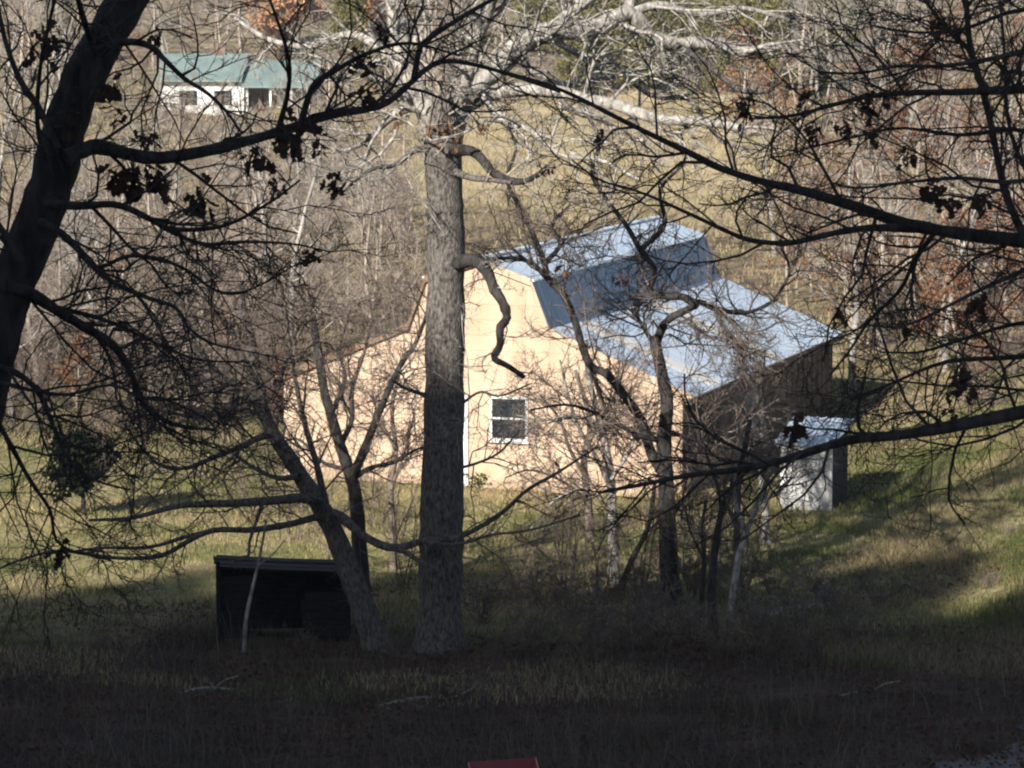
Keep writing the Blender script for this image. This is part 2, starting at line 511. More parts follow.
def siding_mat(name, a, b2, gap):
    m, nt, b = new_mat(name); L = nt.links
    tc = nt.nodes.new('ShaderNodeTexCoord')
    mp = nt.nodes.new('ShaderNodeMapping'); mp.inputs['Scale'].default_value = (1, 1, .25)
    no = nt.nodes.new('ShaderNodeTexNoise'); no.inputs['Scale'].default_value = 1.3; no.inputs['Detail'].default_value = 10
    cr = nt.nodes.new('ShaderNodeValToRGB'); cr.color_ramp.elements[0].position = .3; cr.color_ramp.elements[0].color = (*a, 1)
    cr.color_ramp.elements[1].position = .7; cr.color_ramp.elements[1].color = (*b2, 1)
    wv = nt.nodes.new('ShaderNodeTexBrick'); wv.inputs['Scale'].default_value = 1.0
    wv.inputs['Brick Width'].default_value = 2.44; wv.inputs['Row Height'].default_value = .41
    wv.inputs['Mortar Size'].default_value = gap; wv.inputs['Mortar Smooth'].default_value = .4
    rot = nt.nodes.new('ShaderNodeMapping'); rot.inputs['Rotation'].default_value = (R(90), 0, 0)
    L.new(tc.outputs['Object'], rot.inputs['Vector']); L.new(rot.outputs['Vector'], wv.inputs['Vector'])
    wv.inputs['Color1'].default_value = (1, 1, 1, 1); wv.inputs['Color2'].default_value = (.95, .94, .93, 1); wv.inputs['Mortar'].default_value = (.72, .68, .65, 1)
    mx = nt.nodes.new('ShaderNodeMix'); mx.data_type = 'RGBA'; mx.blend_type = 'MULTIPLY'; mx.inputs['Factor'].default_value = 1
    L.new(tc.outputs['Object'], mp.inputs['Vector']); L.new(mp.outputs['Vector'], no.inputs['Vector']); L.new(no.outputs['Fac'], cr.inputs['Fac'])
    L.new(cr.outputs['Color'], mx.inputs['A']); L.new(wv.outputs['Color'], mx.inputs['B'])
    sx = nt.nodes.new('ShaderNodeSeparateXYZ'); L.new(tc.outputs['Object'], sx.inputs[0])
    sn = nt.nodes.new('ShaderNodeTexNoise'); sn.inputs['Scale'].default_value = 2.6; sn.inputs['Detail'].default_value = 8; L.new(tc.outputs['Object'], sn.inputs['Vector'])
    ad = nt.nodes.new('ShaderNodeMath'); ad.operation = 'MULTIPLY_ADD'; ad.inputs[1].default_value = -1.5; L.new(sn.outputs['Fac'], ad.inputs[0]); L.new(sx.outputs['Z'], ad.inputs[2])
    mr = nt.nodes.new('ShaderNodeMapRange'); mr.inputs['From Min'].default_value = -.75; mr.inputs['From Max'].default_value = -.2; mr.inputs['To Min'].default_value = .6; mr.inputs['To Max'].default_value = 0; L.new(ad.outputs[0], mr.inputs['Value'])
    dm = nt.nodes.new('ShaderNodeMix'); dm.data_type = 'RGBA'; dm.inputs['B'].default_value = (.26, .2, .13, 1)
    L.new(mr.outputs['Result'], dm.inputs['Factor']); L.new(mx.outputs['Result'], dm.inputs['A']); L.new(dm.outputs['Result'], b.inputs['Base Color'])
    bp = nt.nodes.new('ShaderNodeBump'); bp.inputs['Strength'].default_value = .15; bp.inputs['Distance'].default_value = .01
    L.new(wv.outputs['Fac'], bp.inputs['Height']); bp.invert = True; L.new(bp.outputs['Normal'], b.inputs['Normal'])
    b.inputs['Roughness'].default_value = .85; b.inputs['Specular IOR Level'].default_value = .2
    return m


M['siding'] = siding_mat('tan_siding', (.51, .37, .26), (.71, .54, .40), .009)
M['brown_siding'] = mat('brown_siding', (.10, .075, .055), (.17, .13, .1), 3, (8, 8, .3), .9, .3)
M['galv'] = mat('galvanised_roof', (.64, .745, .86), (.80, .86, .92), .9, (.3, 2.6, .3), .34, .0, metal=.25, spec=.5)
M['steep'] = mat('shade_tinted_roof', (.13, .185, .28), (.25, .32, .42), 1.1, (.4, 3.2, .25), .45, .0, metal=.3, spec=.5)  # roof metal with the shade of the steep face put into its colour
M['skylight'] = mat('fibreglass', (.66, .62, .55), (.80, .76, .70), 2, (1, 1, 1), .5)
M['white'] = mat('white_paint', (.74, .74, .73), (.82, .82, .81), 5, (1, 1, 1), .5)
M['trim'] = mat('brown_trim', (.16, .1, .065), (.27, .18, .12), 5, (1, 1, 1), .8)
M['glass'] = mat('window_glass', (.02, .024, .03), None, rough=.08, spec=.6)
M['blueply'] = mat('blue_grey_door', (.16, .2, .26), (.24, .29, .36), 3, (1, 1, .3), .7)

barn = thing('barn', 'tan gambrel roofed barn with white window and pale blue metal roof', 'barn', (bc[0], bc[1], gnd(bc[0], bc[1]) - .02), -BY)
HW, EV, B2X, B2Z, B1X, B1Z, PK, BL = 5.62, 2.78, 1.95, 4.28, 1.47, 5.58, 6.08, 16.3
prof = [(-HW, -.3), (HW, -.3), (HW, EV), (B2X, B2Z), (B1X, B1Z), (0, PK), (-B1X, B1Z), (-B2X, B2Z), (-HW, EV)]
MB().prism(prof, 0, .14).build('front_wall', M['siding'], barn)
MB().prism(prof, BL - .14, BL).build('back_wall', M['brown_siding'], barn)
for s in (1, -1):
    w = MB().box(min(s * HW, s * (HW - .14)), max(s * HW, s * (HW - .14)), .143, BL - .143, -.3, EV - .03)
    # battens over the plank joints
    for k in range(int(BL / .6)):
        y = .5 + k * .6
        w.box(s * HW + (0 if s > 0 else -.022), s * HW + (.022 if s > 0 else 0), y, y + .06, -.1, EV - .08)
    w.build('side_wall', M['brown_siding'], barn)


def slope(p0, p1, name, over=.07, th=.05, parent=barn):
    """a metal roof slope between two profile points with standing seams"""
    (x0, z0), (x1, z1) = p0, p1
    d = np.array([x1 - x0, z1 - z0]); ln = np.linalg.norm(d); d /= ln; nrm = np.array([-d[1], d[0]])
    if nrm[1] < 0: nrm = -nrm
    mb = MB()
    a = np.array([x0, z0]); b = np.array([x1, z1])
    mb.prism([tuple(a), tuple(b), tuple(b + nrm * th), tuple(a + nrm * th)], -over, BL + over)
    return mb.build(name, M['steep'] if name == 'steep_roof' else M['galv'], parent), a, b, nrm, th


for s in (1, -1):
    slope((s * .0, PK + .005), (s * (B1X + .10), B1Z - .02), 'upper_roof')
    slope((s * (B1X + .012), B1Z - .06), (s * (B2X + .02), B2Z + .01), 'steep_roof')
    ro, a, b, nrm, th = slope((s * (B2X + .03), B2Z + .012), (s * (HW + .32), EV - .11), 'lower_roof')
    if s > 0:
        for y in (1.9, 8.2):
            q0 = a + nrm * (th + .004); q1 = b + nrm * (th + .004)
            MB().prism([tuple(q0 * .97 + q1 * .03), tuple(q0 * .02 + q1 * .98), tuple(q0 * .02 + q1 * .98 + nrm * .004), tuple(q0 * .97 + q1 * .03 + nrm * .004)], y + .04, y + .93).build('skylight_panel', M['skylight'], ro)
    # rake board along the front edge of the roof
    for (pa, pb) in (((s * .0, PK - .12), (s * (B1X + .02), B1Z - .12)), ((s * (B1X + .02), B1Z - .12), (s * (B2X + .03), B2Z - .1)), ((s * (B2X + .03), B2Z - .1), (s * (HW + .33), EV - .22))):
        pa = np.array(pa); pb = np.array(pb)
        MB().prism([tuple(pa), tuple(pb), tuple(pb + (0, .19)), tuple(pa + (0, .19))], -.105, -.073).build('rake_board', M['siding'] if s > 0 else M['trim'], barn)
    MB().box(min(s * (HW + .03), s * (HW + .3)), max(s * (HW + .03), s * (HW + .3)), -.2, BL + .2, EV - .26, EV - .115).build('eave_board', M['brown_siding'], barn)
MB().box(-.12, .12, -.08, BL + .08, PK + .035, PK + .085).build('ridge_cap', M['galv'], barn)


def bpx(px, py):
    """barn front coordinates under a pixel"""
    d = CF + np.array([(px - 512) / F_PX, 0, 0]) - CU * ((py - 384) / F_PX)
    n = np.array([bv[0], bv[1], 0]); c = np.array(barn.location)
    t = ((c - np.array([0, 0, CAM_H])) @ n) / (d @ n)
    p = np.array([0, 0, CAM_H]) + d * t - c
    return p[:2] @ bu, p[2]


def window(parent, u0, u1, z0, z1, y, face=-1):
    fw = .075
    f = MB()
    ya, yb = (y - .05, y - .003)
    f.box(u0, u0 + fw, ya, yb, z0, z1).box(u1 - fw, u1, ya, yb, z0, z1)
    f.box(u0 + fw, u1 - fw, ya, yb, z1 - fw, z1).box(u0 + fw, u1 - fw, ya, yb, z0, z0 + fw)
    fo = f.build('window', M['white'], parent)
    MB().box(u0 + fw, u1 - fw, y - .024, y - .004, z0 + fw, z1 - fw).build('pane', M['glass'], fo)
    zm = (z0 + z1) / 2
    MB().box(u0 + fw, u1 - fw, y - .042, y - .0245, zm - .025, zm + .025).build('meeting_rail', M['white'], fo)
    MB().box(u0 - .03, u1 + .03, y - .085, y - .052, z0 - .05, z0 - .002).build('sill', M['white'], fo)
    return fo


(ua, zb), (ub, zt) = bpx(490, 440), bpx(528.5, 397)
window(barn, ua, ub, zb, zt, 0)
(ua, _), (ub, zt) = bpx(427, 470), bpx(468.5, 395)
d = MB().box(ua + .09, ub - .09, -.03, -.003, .02, zt - .09)
do = d.build('door', M['white'], barn)
f = MB().box(ua, ua + .09, -.06, -.003, .0, zt).box(ub - .09, ub, -.06, -.003, .0, zt).box(ua + .09, ub - .09, -.06, -.003, zt - .09, zt)
f.build('frame', M['white'], do)
p = MB()
for z0, z1 in ((.25, .85), (1.0, 1.8)):
    for a in (ua + .2, (ua + ub) / 2 + .04):
        p.box(a, a + (ub - ua) / 2 - .24, -.04, -.031, z0, z1)
p.build('panel', M['white'], do)
MB().box(ub - .2, ub - .14, -.085, -.031, .95, 1.01).build('handle', M['trim'], do)
# door and window on the shaded side
sd = MB().box(HW + .023, HW + .06, 6.2, 7.4, .05, 2.15).build('side_door', M['blueply'], barn)
MB().box(HW + .061, HW + .1, 7.15, 7.22, 1.0, 1.07).build('handle', M['trim'], sd)
MB().box(HW + .023, HW + .05, 3.4, 4.5, 1.15, 2.0).build('shutter', M['brown_siding'], barn)
# footing course
MB().box(-HW - .02, HW + .02, -.03, -.002, -.3, .1).build('sill_board', M['siding'], barn)

# ------------------------------------------------------------------ white outbuilding
sp = hit(806, 512)
shed = thing('shed', 'small shed of weathered white boards with pale blue roof beside the barn', 'shed', (sp[0], sp[1], gnd(sp[0], sp[1]) - .03), -R(20))
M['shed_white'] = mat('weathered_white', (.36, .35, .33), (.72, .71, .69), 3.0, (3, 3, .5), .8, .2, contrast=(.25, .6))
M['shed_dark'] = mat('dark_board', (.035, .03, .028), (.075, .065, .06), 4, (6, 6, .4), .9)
M['shed_tin'] = mat('shed_tin', (.24, .31, .39), (.38, .45, .53), 2.0, (.5, 3, .5), .6)
wd, dp = .68, 1.5
fb = MB(); x = -wd; k = 0
while x < wd - .02:
    w_ = min(.2 + .03 * math.sin(k * 2.3), wd - x)
    fb.box(x + .006, x + w_ - .006, -.02 + .006 * (k % 2), .02, -.12, 1.70 + .03 * math.sin(k * 1.9))
    x += w_; k += 1
fb.build('front_boards', M['shed_white'], shed)
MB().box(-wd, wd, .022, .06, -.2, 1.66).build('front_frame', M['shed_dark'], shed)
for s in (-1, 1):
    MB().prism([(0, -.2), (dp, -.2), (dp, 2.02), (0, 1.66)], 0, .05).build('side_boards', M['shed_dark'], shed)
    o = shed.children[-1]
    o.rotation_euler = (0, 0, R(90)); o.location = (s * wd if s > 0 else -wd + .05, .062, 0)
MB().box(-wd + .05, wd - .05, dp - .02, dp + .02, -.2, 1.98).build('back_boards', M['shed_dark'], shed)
rf = MB()
rf.prism([(-.18, 1.68), (dp + .25, 2.13), (dp + .25, 2.17), (-.18, 1.72)], -wd - .12, wd + .16)
for k in range(7):
    yk = -wd - .1 + k * .24
    rf.prism([(-.18, 1.722), (dp + .25, 2.172), (dp + .25, 2.195), (-.18, 1.745)], yk, yk + .03)
ro = rf.build('roof', M['shed_tin'], shed)
# the prism runs along y; turn it so that it runs across the shed
ro.rotation_euler = (0, 0, R(90)); ro.location = (0, .06, 0)

# ------------------------------------------------------------------ dark open shelter under the leaning tree
pa = hit(219, 640)
Yb = pa[1]
M['tar'] = mat('tarred_board', (.008, .008, .008), (.028, .026, .025), 5, (1, 1, 4), .8, .2)
pb = at(352, 640, Yb + .35)
wx = pb[0] - pa[0]
sh = thing('shelter', 'low black open fronted animal shelter behind the leaning trunk', 'shelter', (pa[0], pa[1], pa[2] - .05), math.atan2(.35, wx))
hgt = 1.5
MB().box(0, .05, .02, 1.3, 0, hgt - .02).build('side_panel', M['tar'], sh)
MB().box(wx - .05, wx, .02, 1.3, 0, hgt - .16).build('side_panel', M['tar'], sh)
MB().box(.05, wx - .05, 1.25, 1.3, 0, hgt - .2).build('back_panel', M['tar'], sh)
rf = MB()
k = 0; y = -.03
while y < 1.35:
    dz = .012 * math.sin(k * 2.7); e = .05 * math.sin(k * 1.9)
    rf.prism([(-.03 + e, hgt + dz), (wx * .5, hgt - .10 + dz), (wx + .1 + e, hgt - .17 + dz), (wx + .1 + e, hgt - .13 + dz), (wx * .5, hgt - .055 + dz), (-.03 + e, hgt + .045 + dz)], y, y + .27)
    y += .285; k += 1
rf.build('roof', M['tar'], sh)
MB().box(-.05, .03, -.14, -.02, 0, hgt + .16).build('corner_post', M['tar'], sh)
fb = MB(); z = .06; k = 0
while z < hgt - .2:
    fb.box(.05 + .02 * math.sin(k * 3), .72 + .06 * math.sin(k * 2.2), -.02 + .008 * (k % 2), .016, z, z + .17)
    z += .185; k += 1
fb.build('front_boards', M['tar'], sh)
fb = MB(); z = .06; k = 0
while z < .9:
    fb.box(wx * .64 + .07 * math.sin(k * 1.7), wx - .05, -.02 + .008 * (k % 2), .016, z, z + .17)
    z += .185; k += 1
fb.build('low_boards', M['tar'], sh)

# ------------------------------------------------------------------ far house with green roof
hp = hit(212, 116)
hs = hp[1] / F_PX
house = thing('house', 'white house with green metal roof and brown porch beyond the thicket', 'house', (hp[0], hp[1], hp[2] - .2), R(-4))
M['green_roof'] = mat('green_roof', (.15, .205, .195), (.22, .275, .26), .8, (1, 1, 1), .5)
M['white_siding'] = mat('white_siding', (.66, .66, .63), (.78, .78, .75), 2, (.3, .3, 6), .7)
M['porch_wood'] = mat('porch_wood', (.12, .085, .07), (.22, .16, .13), 2, (1, 1, 1), .85)
W1 = 52 * hs; W2 = 100 * hs; H1 = 37 * hs; H2 = 62 * hs; DP = 7.0
MB().box(-W1, W1 * .62, 0, DP, -.6, H1).build('wall', M['white_siding'], house)
MB().box(W1 * .62 + .004, W2, 1.6, DP, -.6, H1).build('porch_wall', M['porch_wood'], house)
rf = MB(); k = MB()
rf.prism([(-.6, H1 - .02), (DP / 2, H2), (DP + .6, H1 - .02), (DP + .6, H1 + .1), (DP / 2, H2 + .12), (-.6, H1 + .1)], -W1 - .4, W1 * .6)
o = rf.build('roof', M['green_roof'], house); o.rotation_euler = (0, 0, R(90)); o.scale = (1, -1, 1)
rf = MB().prism([(-.9, H1 - .45), (DP / 2, H2 - .5), (DP + .6, H1 - .1), (DP + .6, H1), (DP / 2, H2 - .38), (-.9, H1 - .33)], W1 * .6 + .01, W2 + .4)
o = rf.build('porch_roof', M['green_roof'], house); o.rotation_euler = (0, 0, R(90)); o.scale = (1, -1, 1)
for xx in (W1 * .7, W1 * 1.15, W1 * 1.55, W2 - .1):
    MB().box(xx - .08, xx + .08, -.5, -.34, -.6, H1 - .4).build('porch_post', M['white'], house)
for xx in (-W1 * .45, W1 * .22):
    fo = MB().box(xx - .75, xx + .75, -.05, -.003, .9, 2.15).build('window', M['white'], house)
    MB().box(xx - .66, xx + .66, -.075, -.052, .98, 2.07).build('pane', M['glass'], fo)
do = MB().box(W1 * 1.2, W1 * 1.2 + .95, 1.55, 1.597, -.4, 1.75).build('door', M['white'], house)
MB().box(W1 * 1.2 + .8, W1 * 1.2 + .86, 1.5, 1.548, .6, .66).build('handle', M['trim'], do)
MB().box(-W1 * .1, W1 * .14, DP * .5 - .3, DP * .5 + .3, H2 - .2, H2 + .9).build('chimney', M['porch_wood'], house)

# ------------------------------------------------------------------ the traced trees
FINE = [dict(per=7, t0=.1, lenf=.42, radf=.5, n=6, k=5, crook=.26, maxr=.022), dict(per=6, lenf=.5, radf=.6, n=5, k=4, crook=.25), dict(per=3, lenf=.5, radf=.65, n=4, k=3, crook=.25)]


def levels(l1, per=(7, 5, 3), trop=0.0, rmin=.003, maxr=.02, crook=.25, ang=(.45, 1.15), flat=0.0, up=0.0):
    return [dict(per=per[0], t0=.08, len=l1, lenf=1, radf=.55, n=6, k=5, crook=crook, maxr=maxr, trop=trop, rmin=rmin * 1.5, ang=ang, flat=flat, up=up),
            dict(per=per[1], lenf=.48, radf=.6, n=5, k=4, crook=crook, trop=trop, rmin=rmin, ang=ang, flat=flat),
            dict(per=per[2], lenf=.5, radf=.7, n=4, k=3, crook=crook, rmin=rmin * .8, ang=ang)]


def trace_tree(name, label, cat, base, trunk, limbs, bark, twig_bark, clusters=(), cl_cols=((.045, .025, .018), (.1, .055, .035)), group=None, trunk_k=14):
    """trunk: (pts,w0,w1,Y0,Y1); limbs: (pts,w0,w1,Y0,Y1,levels)"""
    root = thing(name, label, cat, tuple(base), group=group)
    P, Rd = traced(*trunk, n=max(24, len(trunk[0]) * 4), knob=.035)
    if trunk_k == 20:
        Rd = Rd * (1 - .72 * np.clip((np.arange(Rd.shape[1]) / (Rd.shape[1] - 1) - .72) / .28, 0, 1) ** 1.1)
    Rd = Rd * (1 + .28 * np.exp(-np.clip(P[..., 2] - base[2], 0, 9) / (Rd[0, 0] * .5)))
    g = Geo(); g.add(*tubes(P, Rd, trunk_k)); g.build('trunk', bark, root, base)
    lb = bark
    upper = twig_bark if trunk_k == 20 else bark  # paler bark on the upper limbs also stands in for sunlight
    for pts, w0, w1, Y0, Y1, lv in limbs:
        P, Rd = traced(pts, w0, w1, Y0, Y1, knob=.05, wob=abs(Y1 - Y0) * .05)
        g = Geo(); g.add(*tubes(P, Rd, 9)); lo = g.build('limb', M['dark_bark'] if lv and lv[0].get('dark') else upper if lv and lv[0]['len'] > 2 else lb, root, base)
        if lv:
            g = Geo(); twig_levels(g, P, Rd, lv); g.build('twigs', twig_bark, lo, base)
    for px, py, Yc, sz, nl in clusters:
        c = at(px, py, Yc); s = sz * Yc / F_PX; nl = int(nl * 2.2)
        C = c + rng.normal(0, 1, (nl, 3)) * np.array([.22, .22, .30]) * s
        Vl, Fl, Cl = oak_leaves(C - base, np.full(nl, np.clip(s * .6, .09, .15)), *cl_cols)
        mesh_np('dead_leaves', Vl, [Fl], M['leaf'], root, tint=Cl)
    return root


# --- oak at the left edge, close to the camera and wholly in shade
YL = 26.0
base = np.array([at(-48, 900, YL)[0], YL, gnd(at(-48, 900, YL)[0], YL)])
tb = at(-30, 700, YL)
ltr = [(-72, 1290), (-66, 800), (-50, 600), (-34, 490), (-20, 410), (-5, 340), (10, 290), (34, 232), (54, 175), (64, 130), (82, 82), (104, 40), (130, -4), (165, -60), (190, -130)]
lv1 = levels(1.25, (15, 8, 4), rmin=.0042, maxr=.017)
lvS = levels(.9, (11, 7, 4), rmin=.0038, maxr=.012)
lvD = levels(1.25, (15, 9, 4), rmin=.0042, maxr=.014, trop=-.03)
L_limbs = [
    ([(66, 158), (84, 150), (100, 147), (150, 158), (200, 152), (250, 140), (290, 128), (330, 115), (380, 106), (405, 88), (425, 70), (445, 61), (480, 66), (520, 78), (560, 92)], 17, 2.5, YL, YL + 2.5, lv1),
    ([(301, 124), (313, 86), (333, 72), (357, 58), (377, 50), (392, 45), (418, 44), (460, 56)], 8, 2, YL + 1, YL + .4, lvS),
    ([(414, 78), (419, 52), (427, 40), (465, 15), (500, -5), (540, -30)], 7, 3, YL + 1.8, YL + 2.4, lvS),
    ([(278, 131), (288, 92), (289, 60), (278, 22), (266, -10)], 6, 2.5, YL + .9, YL - .2, lvS),
    ([(100, 50), (125, 42), (150, 46), (166, 61), (185, 79), (206, 92), (225, 110), (241, 132)], 9, 2.5, YL, YL - .8, lvS),
    ([(46, 204), (80, 206), (118, 205), (152, 220), (170, 229), (205, 229), (234, 222), (272, 201), (300, 180)], 10, 2, YL, YL - 1.5, lv1),
    ([(160, 226), (176, 234), (205, 244), (249, 242), (293, 244), (330, 252)], 5, 1.6, YL - .8, YL - .2, lvS),
    ([(40, 222), (61, 233), (85, 256), (108, 279), (146, 297), (176, 308), (190, 329), (211, 343), (240, 350)], 9, 2, YL, YL - 2, lvD),
    ([(100, 268), (129, 256), (158, 259), (187, 270), (211, 288), (234, 294), (262, 284), (300, 262)], 5, 1.6, YL - 1, YL - .3, lvS),
    ([(6, 286), (29, 293), (53, 308), (82, 326), (114, 346), (132, 376), (140, 399), (170, 423), (215, 430)], 15, 3, YL, YL + 1.2, lvD),
    ([(50, 306), (75, 312), (110, 322), (160, 345), (200, 360), (250, 362)], 6, 1.6, YL + .5, YL + 2, lvD),
    ([(-8, 365), (20, 375), (40, 395), (55, 430), (70, 460), (95, 480), (130, 490)], 8, 2, YL, YL - 1.5, lvD),
    ([(-12, 405), (8, 440), (30, 480), (50, 510), (60, 545), (110, 560)], 7, 2, YL, YL + 1, lvD),
    ([(58, 150), (40, 110), (20, 80), (5, 40), (-5, -10)], 9, 4, YL, YL + 1.2, lvS),
    ([(52, 178), (38, 130), (40, 70), (50, 20), (60, -20)], 6, 3, YL, YL - 1.2, lvS),
    ([(96, 54), (84, 20), (74, -15)], 8, 5, YL, YL - 1, lvS),
    ([(20, 262), (2, 230), (-20, 200)], 9, 5, YL, YL, lvS),
    ([(-10, 380), (60, 395), (110, 385), (150, 400), (200, 395)], 5, 1.6, YL, YL - 2, lvD),
]
cl = [(155, 36, YL, 20, 8), (108, 88, YL, 24, 8), (145, 142, YL, 16, 8), (128, 182, YL, 32, 20), (158, 178, YL, 24, 12), (198, 198, YL, 27, 12), (257, 158, YL, 24, 12), (287, 138, YL + 1, 30, 18),
      (336, 180, YL, 20, 9), (367, 92, YL + 1, 20, 8), (363, 62, YL + 1, 20, 9), (318, 142, YL + 1, 16, 5), (386, 32, YL + 1, 18, 6), (70, 120, YL, 20, 7), (312, 255, YL, 18, 6), (275, 186, YL, 15, 6), (118, 116, YL, 15, 5), (45, 40, YL, 30, 9), (60, 552, YL, 20, 9)]
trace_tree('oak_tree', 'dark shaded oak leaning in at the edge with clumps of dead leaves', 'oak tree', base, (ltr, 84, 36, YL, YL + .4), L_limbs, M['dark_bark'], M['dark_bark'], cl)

# --- oak whose trunk stands outside the frame on the right
YR = 28.0
bx = at(1135, 400, YR)[0]
base = np.array([bx, YR, gnd(bx, YR)])
lvR = levels(1.5, (20, 9, 5), rmin=.0042, maxr=.017)
lvR2 = levels(1.2, (15, 8, 5), rmin=.004, maxr=.014)
rtr = [(1140, 1250), (1136, 800), (1132, 500), (1128, 300), (1122, 100), (1110, -60), (1100, -250)]
R_limbs = [
    ([(1128, 262), (1080, 248), (1024, 241), (950, 232), (900, 222), (860, 208), (800, 190), (760, 181), (720, 168), (690, 153), (650, 134), (610, 114), (575, 96), (540, 82), (498, 70)], 19, 2.2, YR, YR + 2, lvR),
    ([(925, 229), (870, 228), (830, 234), (790, 243), (750, 240), (720, 228), (690, 214), (640, 192), (600, 180), (572, 160)], 9, 1.8, YR + .8, YR - .6, lvR2),
    ([(1132, 395), (1080, 402), (1024, 412), (960, 425), (900, 435), (850, 440), (800, 455), (760, 466), (720, 472), (690, 475), (640, 485), (598, 493)], 20, 3, YR, YR - 1.4, lvR),
    ([(1122, 84), (1060, 88), (1024, 89), (960, 92), (900, 93), (860, 98), (830, 106), (790, 116), (755, 118)], 13, 2.4, YR, YR + 1.5, lvR),
    ([(1024, 236), (1008, 200), (1000, 170), (990, 120), (980, 80), (970, 45), (966, 0), (960, -40)], 9, 5, YR + .2, YR + 1, lvR2),
    ([(972, 52), (945, 27), (925, 0), (900, -30)], 6, 3, YR + .9, YR + 1.3, lvR2),
    ([(1128, 240), (1060, 255), (1024, 270), (980, 290), (950, 305), (920, 320), (895, 327), (868, 325)], 8, 2, YR, YR - 2, lvR2),
    ([(935, 232), (915, 260), (900, 290), (870, 320), (850, 350), (830, 375)], 6, 2, YR + .8, YR + 1.6, lvR2),
    ([(1130, 340), (1070, 352), (1000, 358), (945, 362), (890, 384), (850, 400)], 9, 2, YR, YR + 1.2, lvR),
    ([(1120, 40), (1060, 50), (1024, 52), (985, 60), (940, 66), (900, 66), (860, 73), (820, 72)], 8, 2, YR, YR - 1.5, lvR2),
    ([(1128, 180), (1060, 175), (1010, 182), (960, 178), (910, 182), (860, 188), (830, 182)], 7, 2, YR, YR - 1, lvR2),
    ([(1128, 300), (1060, 318), (1010, 325), (960, 340), (920, 352), (880, 352)], 7, 2, YR, YR + 2, lvR2),
    ([(1110, -20), (1060, 5), (1010, 12), (960, 30), (910, 32), (870, 25)], 7, 2, YR, YR + 1.2, lvR2),
    ([(1132, 350), (1090, 300), (1040, 200), (1010, 130), (1005, 60), (1000, 0)], 7, 3, YR, YR + .5, lvR2),
    ([(1128, 220), (1070, 150), (1020, 130), (960, 135), (900, 128), (850, 138), (800, 150)], 7, 2, YR, YR + 2, lvR2),
]
cl = [(811, 130, YR, 18, 8), (868, 102, YR, 22, 10), (844, 130, YR, 20, 8), (908, 155, YR, 16, 7), (872, 132, YR, 15, 6), (806, 95, YR, 16, 5), (938, 195, YR, 28, 12), (985, 200, YR, 22, 8), (980, 300, YR, 22, 8), (905, 330, YR, 16, 6),
      (838, 315, YR, 14, 5), (798, 424, YR, 22, 12), (960, 380, YR, 26, 12), (950, 420, YR, 18, 8), (600, 140, YR + 1, 12, 4), (745, 105, YR + 1, 22, 8), (940, 25, YR, 16, 6)]
trace_tree('oak_tree', 'dark oak reaching in with long level limbs over the barn roof and shed', 'oak tree', base, (rtr, 60, 44, YR, YR), R_limbs, M['dark_bark'], M['dark_bark'], cl)

